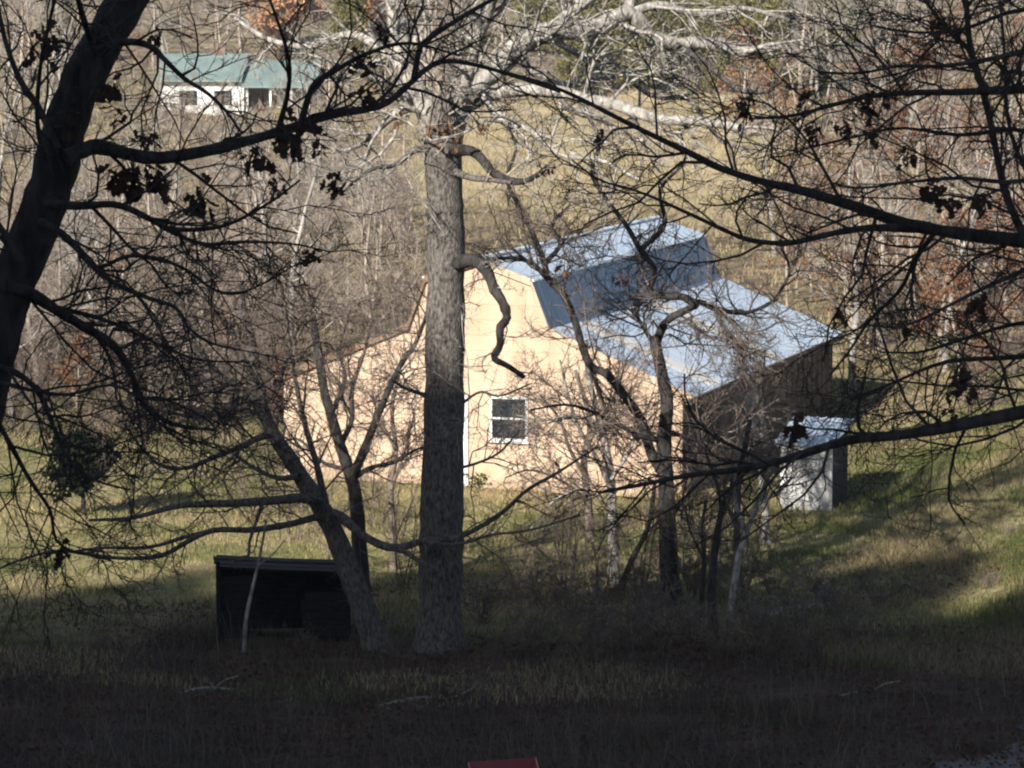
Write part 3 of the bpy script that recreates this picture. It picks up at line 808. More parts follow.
# --- tall oak in front of the barn
bo = hit(441, 652)
YC = bo[1]
base = bo
lvC = levels(3.0, (11, 7, 4), rmin=.0085, maxr=.055, crook=.3)
lvC2 = levels(2.3, (9, 7, 3), rmin=.008, maxr=.04, crook=.3)
lvC3 = levels(1.5, (11, 7, 5), rmin=.006, maxr=.016, crook=.3)
lvH = levels(1.1, (7, 6, 4), rmin=.006, maxr=.016, crook=.3); lvH[0]['dark'] = 1  # dead, shaded limbs: their shade is put in as darker bark
ctr = [(440, 668), (440, 640), (440, 600), (441, 560), (442, 500), (444, 420), (445, 340), (446, 280), (446, 235), (445, 200), (443, 168), (442, 145), (441, 128), (443, 112), (446, 98), (448, 84)]
C_limbs = [
    ([(444, 195), (439, 160), (435, 130), (427, 108), (415, 92), (404, 66), (398, 30), (392, -10), (380, -60)], 34, 14, YC, YC + 1, lvC),
    ([(446, 190), (446, 150), (453, 122), (463, 98), (482, 80), (503, 62), (520, 44), (545, 33), (590, 29), (612, 20), (627, 13), (640, 22), (652, 37), (676, 44), (705, 43), (740, 52), (780, 46)], 34, 9, YC, YC + 3, lvC),
    ([(470, 104), (485, 96), (510, 90), (553, 91), (588, 100), (617, 105), (638, 113), (664, 120), (700, 121), (740, 128)], 17, 9, YC + .4, YC - 2.5, lvC2),
    ([(627, 14), (632, -6), (640, -30)], 12, 8, YC + 2, YC + 2.5, lvC2),
    ([(545, 33), (575, 10), (600, -8), (630, -30)], 14, 8, YC + 1.5, YC + 3, lvC2),
    ([(455, 150), (474, 152), (486, 164), (495, 174), (518, 182), (536, 176), (546, 168)], 13, 5, YC - .2, YC - 1.8, lvH),
    ([(455, 172), (472, 178), (490, 180), (512, 183)], 8, 4, YC - .2, YC - 1.5, None),
    ([(450, 76), (462, 86), (477, 101)], 9, 9, YC + .2, YC - .8, None),
    ([(448, 266), (466, 261), (478, 262), (488, 273), (494, 288), (503, 303), (507, 318), (500, 328), (500, 345), (494, 358), (508, 366), (524, 377)], 16, 5, YC - .1, YC - 1.8, lvH),
    ([(430, 112), (410, 108), (390, 118), (372, 135), (350, 150), (330, 148)], 12, 3, YC, YC + 2.5, lvC2),
    ([(404, 68), (380, 48), (350, 34), (310, 46), (270, 40), (235, 18)], 11, 4, YC + .4, YC + 3.5, lvC2),
    ([(460, 100), (470, 70), (478, 40), (490, 10), (500, -30)], 14, 8, YC + .1, YC - 1.8, lvC2),
    ([(520, 46), (530, 70), (560, 85), (590, 82), (620, 75), (660, 66), (690, 70)], 9, 3, YC + .8, YC + 2, lvC2),
    ([(553, 91), (575, 112), (600, 120), (640, 140)], 7, 3, YC - .6, YC - 2, lvC3),
    ([(425, 395), (405, 388), (392, 380)], 5, 2.5, YC, YC - .8, lvC3),
    ([(460, 405), (480, 392), (500, 396), (530, 384)], 3.5, 1.6, YC, YC - 1, lvC3),
    ([(460, 468), (480, 462), (500, 452), (520, 430)], 3.5, 1.6, YC, YC + 1, lvC3),
    ([(545, 33), (580, 55), (610, 62), (650, 95), (690, 100), (720, 140), (750, 150)], 9, 3, YC + 1.5, YC + 3.5, lvC2),
    ([(485, 96), (500, 120), (530, 130), (560, 155), (600, 160), (640, 180)], 8, 3, YC, YC - 2.5, lvC2),
    ([(627, 14), (660, 5), (700, 15), (740, 8), (790, 20)], 10, 4, YC + 2, YC + 3.5, lvC2),
    ([(437, 150), (415, 150), (395, 165), (370, 170), (345, 190)], 8, 2.5, YC, YC - 1.5, lvC3),
    ([(740, 97), (752, 92), (771, 90), (778, 75), (785, 62), (800, 52), (815, 47), (840, 44)], 5, 6, YC + 4.5, YC + 3, None),
]
cl = [(440, 128, YC - .5, 26, 7), (456, 138, YC - .3, 22, 6), (428, 132, YC - .3, 18, 5), (480, 120, YC - .4, 18, 6), (545, 165, YC - 1, 16, 8), (400, 118, YC, 15, 6)]
C_limbs[-1] = ([(676, 44), (705, 62), (735, 88), (752, 92), (771, 90), (778, 75), (785, 62), (800, 52), (815, 47), (840, 44)], 7, 3, YC + 2.2, YC + 3, lvC3)
trace_tree('oak_tree', 'tall pale barked oak standing straight in front of the barn', 'oak tree', base, (ctr, 48, 36, YC, YC), C_limbs, M['oak_bark'], M['pale_bark'], cl, ((.14, .07, .035), (.3, .16, .08)), trunk_k=20)

# --- leaning tree beside the black shelter
bo = hit(380, 652)
YT = bo[1]
lvT = levels(2.0, (17, 10, 5), rmin=.0062, maxr=.022, crook=.28)
lvT2 = levels(1.3, (11, 8, 5), rmin=.006, maxr=.018, crook=.28)
ttr = [(384, 668), (377, 648), (366, 615), (356, 588), (345, 560), (333, 530), (320, 506), (303, 480), (288, 456), (274, 436), (264, 412), (257, 380), (252, 345), (243, 310), (240, 280)]
T_limbs = [
    ([(320, 500), (300, 498), (280, 500), (240, 503), (180, 506), (132, 518), (90, 520)], 12, 3, YT, YT - 2.2, lvT2),
    ([(326, 514), (305, 520), (285, 525), (250, 530), (215, 530), (190, 540), (160, 556), (115, 558), (60, 551), (20, 560), (-8, 572)], 8, 2.2, YT, YT + 1.6, lvT2),
    ([(215, 530), (185, 537), (150, 547), (100, 548), (62, 552), (40, 545)], 5, 2, YT + .8, YT - .3, lvT2),
    ([(326, 512), (340, 516), (364, 536), (393, 548), (423, 541), (455, 538), (478, 528), (504, 511), (527, 490), (557, 473), (598, 446)], 11, 2, YT, YT - 2, lvT2),
    ([(393, 548), (405, 552), (418, 560), (440, 572)], 7, 3, YT - .6, YT - 1, None),
    ([(423, 541), (455, 545), (490, 535), (530, 530), (580, 515)], 4, 1.8, YT - .8, YT - 2.4, lvT2),
    ([(300, 476), (278, 478), (258, 470), (236, 456)], 7, 3, YT, YT + .8, lvT2),
    ([(273, 434), (258, 438), (243, 446), (217, 456), (187, 468), (160, 465), (140, 446), (124, 424)], 8, 2.2, YT, YT - 1.6, lvT),
    ([(330, 524), (322, 488), (316, 462), (305, 425), (297, 388), (290, 350), (286, 310)], 9, 3, YT, YT - 1.5, lvT),
    ([(264, 410), (245, 392), (222, 376), (190, 340), (170, 330), (140, 300)], 8, 2.2, YT, YT + 1.6, lvT),
    ([(258, 384), (240, 350), (225, 320), (200, 295), (160, 280)], 6, 2, YT, YT - 1.6, lvT),
    ([(262, 408), (280, 380), (292, 340), (310, 310), (322, 285)], 6, 2, YT, YT - 1.2, lvT),
    ([(290, 460), (270, 420), (235, 410), (200, 418), (150, 410), (100, 420)], 6, 2, YT, YT + 2.4, lvT),
    ([(262, 505), (250, 540), (248, 556), (232, 562)], 4, 2.5, YT - .6, YT - 1, None),
]
trace_tree('leaning_tree', 'grey tree leaning away over the black shelter', 'tree', bo, (ttr, 31, 7, YT, YT + .6), T_limbs, M['oak_bark'], M['scrub_bark'])

# --- straight second tree between the leaning one and the tall oak
bo = hit(361, 592)
YS = bo[1]
str_ = [(362, 598), (361, 570), (359, 540), (357, 510), (354, 488), (348, 468), (340, 445), (331, 415), (324, 390), (318, 350), (312, 315)]
S_limbs = [
    ([(352, 478), (365, 448), (376, 420), (386, 396), (400, 366), (414, 346), (424, 322), (430, 300)], 11, 3, YS, YS - 1.6, lvT),
    ([(352, 480), (370, 468), (395, 462), (415, 450), (436, 444)], 6, 2, YS, YS - 1, lvT2),
    ([(340, 445), (352, 420), (352, 390), (365, 350), (372, 320)], 7, 2, YS, YS + 1.4, lvT),
    ([(348, 470), (322, 462), (300, 440), (280, 442)], 5, 2, YS, YS + 1, lvT2),
    ([(331, 415), (345, 380), (340, 350), (350, 310)], 5, 2, YS, YS + 1, lvT2),
]
trace_tree('bare_tree', 'thin upright tree between leaning trunk and tall oak', 'tree', bo, (str_, 19, 7, YS, YS), S_limbs, M['dark_bark'], M['scrub_bark'])

# --- crooked tree in front of the barn corner
bo = hit(674, 606)
YM = bo[1]
lvM = levels(2.0, (17, 10, 5), rmin=.0062, maxr=.022, crook=.3)
lvX = levels(1.4, (8, 6, 3), rmin=.006, maxr=.018, crook=.3)
mtr = [(675, 620), (672, 598), (669, 560), (667, 520), (666, 480), (664, 440), (667, 405), (662, 374), (656, 348), (655, 336)]
M_limbs = [
    ([(656, 345), (662, 328), (672, 317), (691, 308), (699, 302), (716, 309), (740, 313), (756, 310), (775, 300)], 10, 3, YM, YM - 1.5, lvM),
    ([(697, 306), (683, 297), (665, 296), (650, 290), (655, 270), (640, 250), (628, 228), (612, 207), (602, 196)], 9, 4, YM - .6, YM + 1, lvM),
    ([(716, 309), (722, 325), (735, 340), (742, 356), (755, 352)], 6, 2.5, YM - .6, YM - 2, lvM),
    ([(656, 346), (645, 330), (637, 314), (640, 298)], 6, 2.5, YM, YM + 1, lvM),
    ([(666, 476), (652, 455), (641, 420), (626, 398), (608, 375), (591, 366), (581, 342), (576, 324), (564, 296), (549, 280), (544, 262), (531, 230), (518, 205)], 12, 5, YM, YM + 2, lvM),
    ([(606, 200), (592, 172), (600, 140), (586, 110), (596, 84)], 6, 2.5, YM + 1, YM + 2.5, lvX),
    ([(519, 207), (507, 178), (516, 148), (505, 120)], 5, 2.5, YM + 2, YM + 3, lvX),
    ([(775, 300), (790, 270), (780, 240), (800, 215)], 4, 2, YM - 1.5, YM - 2, lvM),
    ([(640, 250), (665, 225), (660, 190), (685, 160), (680, 130)], 6, 2.2, YM + .6, YM - 1, lvX),
    ([(591, 366), (600, 395), (608, 420), (600, 440)], 6, 2.5, YM + 1, YM + 1.8, lvM),
    ([(544, 264), (560, 245), (552, 225), (570, 205)], 6, 2.5, YM + 1.6, YM + 2.5, lvM),
    ([(549, 280), (530, 262), (505, 258), (480, 262)], 6, 2.5, YM + 1.6, YM + .5, lvM),
    ([(664, 430), (700, 440), (730, 428), (760, 400), (765, 350)], 6, 2.2, YM, YM + 1.6, lvM),
    ([(664, 440), (640, 436), (610, 420), (570, 405), (530, 410)], 6, 2, YM, YM - 1.5, lvM),
    ([(667, 520), (690, 490), (705, 455), (712, 410)], 6, 2.4, YM, YM + 1, lvM),
]
cl = [(700, 330, YM, 14, 6), (560, 262, YM + 1, 18, 8), (585, 345, YM + 1, 14, 6), (620, 280, YM, 14, 6)]
trace_tree('bare_tree', 'crooked dark tree in front of the barn corner', 'tree', bo, (mtr, 23, 11, YM, YM), M_limbs, M['dark_bark'], M['scrub_bark'], cl, ((.12, .06, .035), (.24, .13, .07)))

# --- slimmer trees and stems around it
def stem_tree(label, trunk, w0, w1, limbs, bark, twig, group=None, dY=0.0):
    bo = hit(*trunk[0]); Ys = bo[1] + dY
    tr = [(trunk[0][0], trunk[0][1] + 12)] + trunk
    lim = [(p, a, b, Ys, Ys + c, lv) for p, a, b, c, lv in limbs]
    return trace_tree('bare_tree', label, 'tree', bo, (tr, w0, w1, Ys, Ys + .4), lim, bark, twig, group=group, trunk_k=9)


lvs = levels(1.7, (11, 9, 5), rmin=.006, maxr=.018, crook=.28)
stem_tree('pale blotched slender trunk left of the crooked dark tree', [(614, 586), (613, 545), (612, 505), (610, 470), (602, 430), (594, 400), (588, 370), (585, 340)], 14, 5,
          [([(611, 490), (598, 460), (580, 430), (568, 395), (560, 360)], 6, 2, -1, lvs), ([(611, 480), (630, 450), (640, 420), (660, 400)], 5, 2, 1, lvs), ([(602, 430), (575, 415), (545, 420), (515, 415)], 4, 1.6, -1, lvs), ([(612, 510), (585, 490), (555, 500), (530, 530)], 4, 1.6, .5, lvs)], M['pale_bark'], M['scrub_bark'])
stem_tree('thin dark stem leaning between slender trunk and crooked tree', [(620, 592), (632, 560), (645, 535), (652, 510), (655, 480)], 8, 4, [([(645, 535), (655, 525), (680, 510)], 3, 1.5, .5, lvs)], M['dark_bark'], M['scrub_bark'])
stem_tree('dark multi branched sapling behind the slender trunk', [(590, 540), (588, 500), (584, 460), (590, 430), (585, 400), (575, 370)], 11, 4,
          [([(588, 480), (570, 450), (560, 420), (540, 395)], 5, 2, -.7, lvs), ([(586, 450), (600, 420), (615, 395), (620, 360)], 5, 2, .7, lvs), ([(588, 500), (560, 480), (530, 470), (505, 478)], 4, 1.5, -1, lvs)], M['scrub_bark'], M['scrub_bark'])
stem_tree('dark stem bending toward the shed in the thicket clump', [(713, 632), (712, 590), (715, 550), (722, 512), (734, 484), (744, 452), (750, 420)], 11, 5, [([(722, 512), (716, 480), (705, 450)], 5, 2, .6, lvs), ([(734, 484), (750, 470), (775, 458)], 4, 2, -.6, lvs)], M['dark_bark'], M['scrub_bark'])
stem_tree('pale stem rising from the thicket clump beside the fallen log', [(728, 634), (733, 595), (738, 560), (746, 535), (757, 505), (768, 478), (776, 455)], 10, 4, [([(746, 535), (735, 500), (736, 465), (742, 430)], 5, 2, .6, lvs), ([(757, 505), (780, 490), (800, 470)], 3.5, 1.5, .5, lvs)], M['pale_bark'], M['scrub_bark'])
stem_tree('straight grey stem at the middle of the thicket clump', [(736, 615), (736, 570), (737, 530), (738, 495), (741, 460), (738, 430)], 10, 5, [([(737, 530), (725, 500), (712, 478)], 4, 2, .6, lvs), ([(738, 495), (752, 520), (770, 535)], 3, 1.5, -.6, lvs)], M['scrub_bark'], M['scrub_bark'])
stem_tree('short dark stem on the near side of the thicket clump', [(703, 625), (702, 590), (704, 560), (702, 530), (706, 500)], 7, 3, [([(704, 560), (690, 530), (685, 505)], 3.5, 1.5, .6, lvs)], M['dark_bark'], M['scrub_bark'])
stem_tree('thin pale sapling standing in front of the black shelter', [(244, 655), (246, 620), (252, 590), (258, 565), (263, 540), (266, 520)], 5, 2.2, [([(258, 565), (272, 555), (285, 540)], 2, 1.2, .3, None)], M['pale_bark'], M['scrub_bark'])
stem_tree('slim upright tree by the shaded end of the shed', [(766, 545), (765, 510), (762, 475), (764, 430), (758, 390), (762, 350)], 10, 4, [([(764, 440), (746, 410), (740, 380)], 4, 2, .7, lvs), ([(759, 400), (745, 370), (740, 340)], 4, 2, .7, lvs)], M['pale_bark'], M['scrub_bark'])
stem_tree('slim leafless tree in the grass between leaning tree and tall oak', [(393, 570), (393, 530), (391, 490), (396, 450), (392, 410), (400, 370)], 9, 3, [([(391, 490), (405, 450), (415, 410)], 4, 1.6, .7, lvs), ([(396, 450), (380, 420), (372, 390)], 4, 1.6, .7, lvs)], M['scrub_bark'], M['scrub_bark'])

# ------------------------------------------------------------------ fallen wood
def lying(label, name, pts, w0, w1, side, bark, lift=.0):
    p0 = hit(*pts[0]); p1 = hit(*pts[-1])
    n = 14
    q = smooth_path(pts, n)
    P = []
    for s, (a, b) in zip(np.linspace(0, 1, n), q):
        Yq = p0[1] + (p1[1] - p0[1]) * s
        P.append(at(a, b, Yq))
    P = np.array(P)[None]; Rd = (np.linspace(w0, w1, n) / 2 * p0[1] / F_PX)[None] * (1 + rng.normal(0, .05, (1, n)))
    root = thing(name, label, 'log' if 'log' in name else 'branch', tuple(p0))
    g = Geo(); V, Fq = tubes(P, Rd, 9); g.add(V, Fq)
    for e in (0, n - 1):
        c = np.arange(9) + e * 9
        g.F.append(np.array([[c[0], c[1], c[2], c[3]], [c[0], c[3], c[4], c[5]], [c[0], c[5], c[6], c[7]], [c[0], c[7], c[8], c[8]]])[:3])
    g.build('stem', bark, root, p0)
    for pts2, a, b in side:
        Ym = p0[1] + (p1[1] - p0[1]) * .5
        P2 = np.array([at(x, y, Ym - .15 * k) for k, (x, y) in enumerate(smooth_path(pts2, 8))])[None]
        g = Geo(); g.add(*tubes(P2, (np.linspace(a, b, 8) / 2 * Ym / F_PX)[None], 6)); g.build('side_branch', bark, root, p0)


lying('short weathered grey log lying in the dark weeds', 'fallen_log', [(766, 616), (785, 611), (808, 609), (832, 609)], 8, 13, [([(785, 611), (778, 600), (768, 596)], 3, 1.5)], M['pale_bark'])
lying('long thin bare stick lying across the dead leaves in front of the tall oak', 'fallen_branch', [(380, 706), (420, 698), (470, 700), (520, 690)], 4, 2.5, [([(450, 699), (470, 690), (480, 682)], 2, 1.2)], M['pale_bark'])
lying('short crooked stick lying in the weeds below the black shelter', 'fallen_branch', [(180, 694), (205, 688), (240, 690), (262, 684)], 4, 2.5, [([(215, 688), (225, 680), (238, 676)], 2, 1.2)], M['pale_bark'])
lying('pale broken stick lying in the weeds near the gravel drive', 'fallen_branch', [(830, 700), (860, 692), (890, 694), (925, 684)], 4, 2.5, [([(870, 693), (885, 684), (900, 681)], 2, 1.2)], M['pale_bark'])
lying('forked dead branch propped in the grass below the shed', 'fallen_branch', [(872, 607), (890, 596), (905, 588), (916, 580), (922, 567)], 4, 7, [([(908, 587), (916, 591), (926, 596)], 5, 3)], M['dark_bark'])

# ------------------------------------------------------------------ red barrow at the lower edge
rb = hit(504, 834) + np.array([0, 1.0, 0])
M['red'] = mat('red_enamel', (.22, .012, .014), (.30, .02, .02), 3, (1, 1, 1), .3, spec=.5)
M['rubber'] = mat('rubber', (.015, .015, .015), (.03, .03, .03), 8, (1, 1, 1), .9)
wb = thing('wheelbarrow', 'dark red wheelbarrow in the deep shade, its rim just showing', 'wheelbarrow', (rb[0], rb[1] - 1.0, gnd(rb[0], rb[1] - 1.0)), R(-87))
z_top = at(504, 760, rb[1] - 1.0)[2] - gnd(rb[0], rb[1] - 1.0)
z_top = max(.5, min(.8, z_top))
tv = []
for z, hw, hd in ((z_top, .5, .44), (z_top - .3, .32, .26)):
    tv += [(-hw, -hd, z), (hw, -hd, z), (hw, hd, z + (.05 if z == z_top else 0)), (-hw, hd, z + (.05 if z == z_top else 0))]
tm = MB(); tm.v = tv; tm.f = [(0, 1, 5, 4), (1, 2, 6, 5), (2, 3, 7, 6), (3, 0, 4, 7), (4, 5, 6, 7)]
o = tm.build('tray', M['red'], wb); so = o.modifiers.new('sheet', 'SOLIDIFY'); so.thickness = .025; so.offset = 1
bv_ = o.modifiers.new('edge', 'BEVEL'); bv_.width = .01; bv_.segments = 2
for s in (-1, 1):
    P = np.array([(-.62, s * .12, .2), (-.1, s * .2, z_top - .33), (.4, s * .26, z_top - .2), (.85, s * .28, z_top - .05)])
    g = Geo(); g.add(*tubes(smooth_path(P, 10)[None], np.full((1, 10), .018), 8)); g.build('handle', M['red'], wb, (0, 0, 0))
    P = np.array([(.3, s * .24, z_top - .25), (.36, s * .24, .12), (.38, s * .24, 0)])
    g = Geo(); g.add(*tubes(smooth_path(P, 6)[None], np.full((1, 6), .015), 8)); g.build('leg', M['red'], wb, (0, 0, 0))
a = np.linspace(0, 2 * math.pi, 25)
P = np.stack([-.62 + .17 * np.cos(a), np.zeros(25), .2 + .17 * np.sin(a)], -1)
g = Geo(); g.add(*tubes(P[None], np.full((1, 25), .04), 10)); wh = g.build('wheel', M['rubber'], wb, (0, 0, 0))

# ------------------------------------------------------------------ shrubs, cedars, woods: one of each kind, then copies
def make_bare(label, h, spread, nl, bark, rust=None, stems=1, rmin=.011, per=(6, 5, 3), name='bare_tree', cat='tree', lowt=.25):
    root = thing(name, label, cat)
    gT = Geo(); gC = Geo(); tips = []
    r0 = h * (.016 if stems == 1 else .007)
    S = rng.normal(0, .12 if stems > 1 else .0, (stems, 3)) * (h * .18); S[:, 2] = -.15
    D = np.tile([0, 0, 1.], (stems, 1)) + rng.normal(0, .35 if stems > 1 else .08, (stems, 3)) * np.array([1, 1, 0])
    P, Rd = grow(S, D, np.full(stems, h * .92) * (rng.uniform(.6, 1, stems) if stems > 1 else 1), np.full(stems, r0), 12, .07 if stems == 1 else .1, .06, tip=.25)
    gT.add(*tubes(P, Rd, 8))
    for k, lv in enumerate([dict(per=nl, t0=lowt, lenf=spread, radf=.5, n=7, k=4, crook=.2, trop=.04, ang=(.6, 1.25), rmin=rmin * 1.6),
                            dict(per=per[0], lenf=.5, radf=.6, n=5, k=3, crook=.24, rmin=rmin * 1.2, ang=(.45, 1.1), trop=.02),
                            dict(per=per[1], lenf=.5, radf=.7, n=4, k=3, crook=.24, rmin=rmin, ang=(.4, 1.1)),
                            dict(per=per[2], lenf=.55, radf=.8, n=3, k=3, crook=.2, rmin=rmin * .8, ang=(.4, 1.0))]):
        S, D, ln, ra = spawn(P, Rd, lv['per'], lv.get('t0', .2), 1, lv['ang'], lv['lenf'], lv['radf'], plen(P), rmin=lv['rmin'])
        P, Rd = grow(S, D, ln, ra, lv['n'], lv['crook'], lv.get('trop', 0))
        gC.add(*tubes(P, Rd, lv['k']))
    gT.build('trunk' if stems == 1 else 'stems', bark, root, (0, 0, 0))
    c = gC.build('crown', bark, root, (0, 0, 0))
    if rust:
        nl_ = rust[2]
        idx = rng.integers(0, len(P), nl_)
        C = P[idx, -1] + rng.normal(0, .08, (nl_, 3))
        if rust[3]: C = C[C[:, 2] < h * rust[3]]
        Vl, Fl, Cl = leaf_quads(C, np.full(len(C), rust[4]), rust[0], rust[1], droop=.6)
        mesh_np('dead_leaves', Vl, [Fl], M['leaf'], root, tint=Cl)
    return root


def make_cedar(label, h, r, cols, n, size, name='cedar_tree', shape='cone', low=.06):
    root = thing(name, label, 'cedar')
    P, Rd = grow(np.array([[0, 0, -.15]]), np.array([[0, 0, 1.]]), np.array([h * .97]), np.array([h * .02 if h > 3 else .075]), 10, .03, .05, tip=.15)
    g = Geo(); g.add(*tubes(P, Rd, 8)); g.build('trunk', M['wood_bark'] if h > 3 else M['dark_bark'], root, (0, 0, 0))
    # boughs, then sprays of foliage along them
    nb = 90
    t = low + (1 - low) * (np.arange(nb) + rng.random(nb)) / nb
    prof = (1 - t) ** .75 if shape == 'cone' else np.sqrt(np.clip(1 - (2 * (t - low) / (1 - low) - .85) ** 2 / 1.4, .03, 1))
    ln = r * prof * rng.uniform(.65 if h > 3 else .35, 1.15 if h > 3 else 1.4, nb) + .08 * r
    a = rng.uniform(0, 2 * math.pi, nb)
    S = np.stack([np.zeros(nb), np.zeros(nb), t * h], -1)
    D = np.stack([np.cos(a), np.sin(a), rng.uniform(.05, .55, nb)], -1)
    P, Rd = grow(S, D, ln, np.full(nb, h * .004 + .006), 6, .12, .04)
    V1, F1 = tubes(P, Rd, 3)
    bi = rng.integers(0, nb, n); tt = rng.random(n) ** .65
    f = tt * 5; ii = np.clip(f.astype(int), 0, 4); w = (f - ii)[:, None]
    C = P[bi, ii] * (1 - w) + P[bi, ii + 1] * w + rng.normal(0, .13 * r, (n, 3)) * np.array([1, 1, .7])
    Vl, Fl, Cl = leaf_quads(C, np.full(n, size), *cols, droop=-.5)
    V = np.concatenate([V1, Vl]); tint = np.concatenate([np.tile((.09, .06, .04), (len(V1), 1)), Cl])
    mesh_np('crown', V, [F1, Fl + len(V1)], M['leaf'], root, tint=tint)
    return root


RUSTC = ((.2, .095, .05), (.38, .21, .12))
protos = {
    'a': make_bare('x', 8.5, .34, 11, M['wood_bark'], rmin=.012),
    'b': make_bare('x', 10, .42, 9, M['wood_bark_grey'], rmin=.015),
    'c': make_bare('x', 7.0, .40, 9, M['wood_bark'], (*RUSTC, 900, .8, .16), rmin=.012),
    'd': make_bare('x', 4.5, .42, 4, M['wood_bark'], stems=9, rmin=.009, per=(6, 5, 4), name='bare_shrub', cat='shrub', lowt=.15),
    'e': make_bare('x', 3.6, .45, 4, M['scrub_bark'], stems=9, rmin=.008, per=(5, 4, 3), name='bare_shrub', cat='shrub', lowt=.1),
    'f': make_bare('x', 4.8, .42, 8, M['wood_bark'], ((.19, .085, .045), (.37, .19, .105), 1500, 1.0, .15), rmin=.011, name='rust_leaved_tree', cat='tree', lowt=.12),
    'g': make_bare('x', 11, .40, 10, M['wood_bark'], rmin=.016),
    'h': make_bare('x', 1.6, .5, 4, M['scrub_bark'], stems=9, rmin=.006, per=(4, 4, 2), name='bramble_shrub', cat='shrub', lowt=.1),
}
protos['i'] = make_bare('x', 4.2, .42, 7, M['scrub_bark'], stems=4, rmin=.005, per=(5, 4, 3), name='bare_sapling', cat='sapling', lowt=.2)
protos['o'] = make_bare('x', 4.8, .45, 9, M['wood_bark'], ((.42, .23, .11), (.62, .38, .21), 5200, 1.0, .26), rmin=.011, name='orange_leaved_tree', cat='tree', lowt=.1)
ced = make_cedar('x', 7.5, 2.4, ((.10, .105, .03), (.27, .23, .075)), 6500, .30)
first = {}


def put(k, px, Yd, s, label, group, sz=None, rz=None, x=None):
    src = protos[k] if k != 'cedar' else ced
    xx = (px - 512) / F_PX * Yd if x is None else x
    loc = (xx, Yd, gnd(xx, Yd) - .05)
    rz = random.uniform(0, 6.28) if rz is None else rz
    if k not in first:
        first[k] = 1
        src.location = loc; src.rotation_euler = (0, 0, rz); src.scale = (s, s, s * (sz or 1)); src['label'] = label; src['group'] = group
        return src
    return copy_tree(src, loc, rz, s, label, group, sz)


rj = lambda a, b: random.uniform(a, b)
# thicket to the left of the barn
for k in range(120):
    Yd = 99 + 80 * (k / 120) ** 1.0 + rj(-2, 2)
    px = rj(-40, 415 if Yd > 112 else 260)
    kind = random.choice('aabddd')
    lab = {'a': 'thin bare brown tree in the thicket beyond the barn lawn', 'b': 'bare grey tree with spreading crown in the thicket', 'd': 'many stemmed bare bush in the thicket beyond the lawn'}[kind]
    put(kind, px, Yd, rj(.55, .85) if kind != 'd' else rj(.7, 1.1), lab, 'bare trees and bushes of the thicket by the barn')
for k in range(34):
    Yd = rj(95, 118); px = rj(-30, 285)
    put('e', px, Yd, rj(.6, .95), 'low tangled brown bush along the edge of the thicket', 'bushes along the thicket edge')
for k in range(14):
    Yd = rj(97, 130); px = rj(-20, 300)
    put('f', px, Yd, rj(.35, .6), 'small rust leaved tree low in the thicket', 'rust leaved trees of the thicket')
# slope to the right behind the barn and shed
for k in range(70):
    Yd = 100 + 100 * (k / 70) + rj(-3, 3)
    px = rj(830 if Yd < 125 else 770, 1070)
    kind = random.choice('acccfab')
    lab = {'a': 'thin bare tree on the wooded slope past the shed', 'b': 'bare grey spreading tree on the wooded slope past the shed', 'c': 'tall tree with a few rust leaves on the slope past the shed', 'f': 'small rust leaved tree on the slope past the shed'}[kind]
    put(kind, px, Yd, rj(.6, .95), lab, 'trees of the slope past the shed')
for k in range(40):
    Yd = rj(92, 150); px = rj(870, 1060)
    put('e', px, Yd, rj(.4, .75), 'low brown bush on the bank behind the shed', 'bushes on the bank behind the shed')
# the far wood over the meadow
for k in range(120):
    Yd = 205 + 190 * (k / 120) + rj(-6, 6)
    lim = .165 * Yd
    while True:
        x = rj(-lim, lim)
        px = 512 + x / Yd * F_PX
        if 255 < px < 425 and Yd < 352: continue
        if Yd > 268 or px > 735 or (px < 440 and (Yd > 262 or not 130 < px < 330)): break
    kind = random.choice('ggbbgcf')
    lab = {'g': 'tall bare brown tree of the far wood over the meadow', 'b': 'bare grey tree of the far wood over the meadow', 'c': 'tree with scattered rust leaves in the far wood', 'f': 'rust leaved tree low in the far wood'}[kind]
    put(kind, px, Yd, rj(.75, 1.15) * (1.5 if kind == 'f' else 1), lab, 'trees of the far wood')
for k in range(34):
    px = rj(430, 780)
    put('d', px, 262 + rj(-8, 14), rj(.6, .9), 'bare bush along the top edge of the meadow', 'bushes along the meadow edge')
for k in range(12):
    put(random.choice('add'), rj(150, 325), rj(196, 226), rj(.7, 1.1), 'bare tree or bush standing before the green roofed house', 'bare trees before the far house')
cs = [(575, 258, .75), (597, 262, .85), (636, 260, .8), (612, 268, .75), (800, 256, .85), (700, 262, .7), (722, 258, .8), (748, 262, 1.05), (775, 260, .95), (660, 268, .8), (592, 275, .95), (640, 290, .8), (612, 300, .9), (757, 250, 1.0), (790, 262, 1.1), (725, 285, .9), (820, 300, .95), (560, 310, .8), (690, 310, .7), (350, 300, .8), (470, 320, .9), (860, 330, 1.0), (60, 310, .9), (535, 330, 1.1), (660, 340, 1.2)]
for px, Yd, s in cs:
    put('cedar', px, Yd, s * 1.2, 'olive green cedar among the bare trees of the far wood', 'cedars of the far wood', rj(.85, 1.2))
# rust patches up at the top
for px, Yd, s in ((285, 330, 1.9), (300, 338, 1.6), (372, 335, 1.8), (392, 345, 2.0), (355, 342, 1.4)):
    put('o', px, Yd, s, 'broad orange brown leaved tree high behind the green roofed house', 'orange trees above the far house')
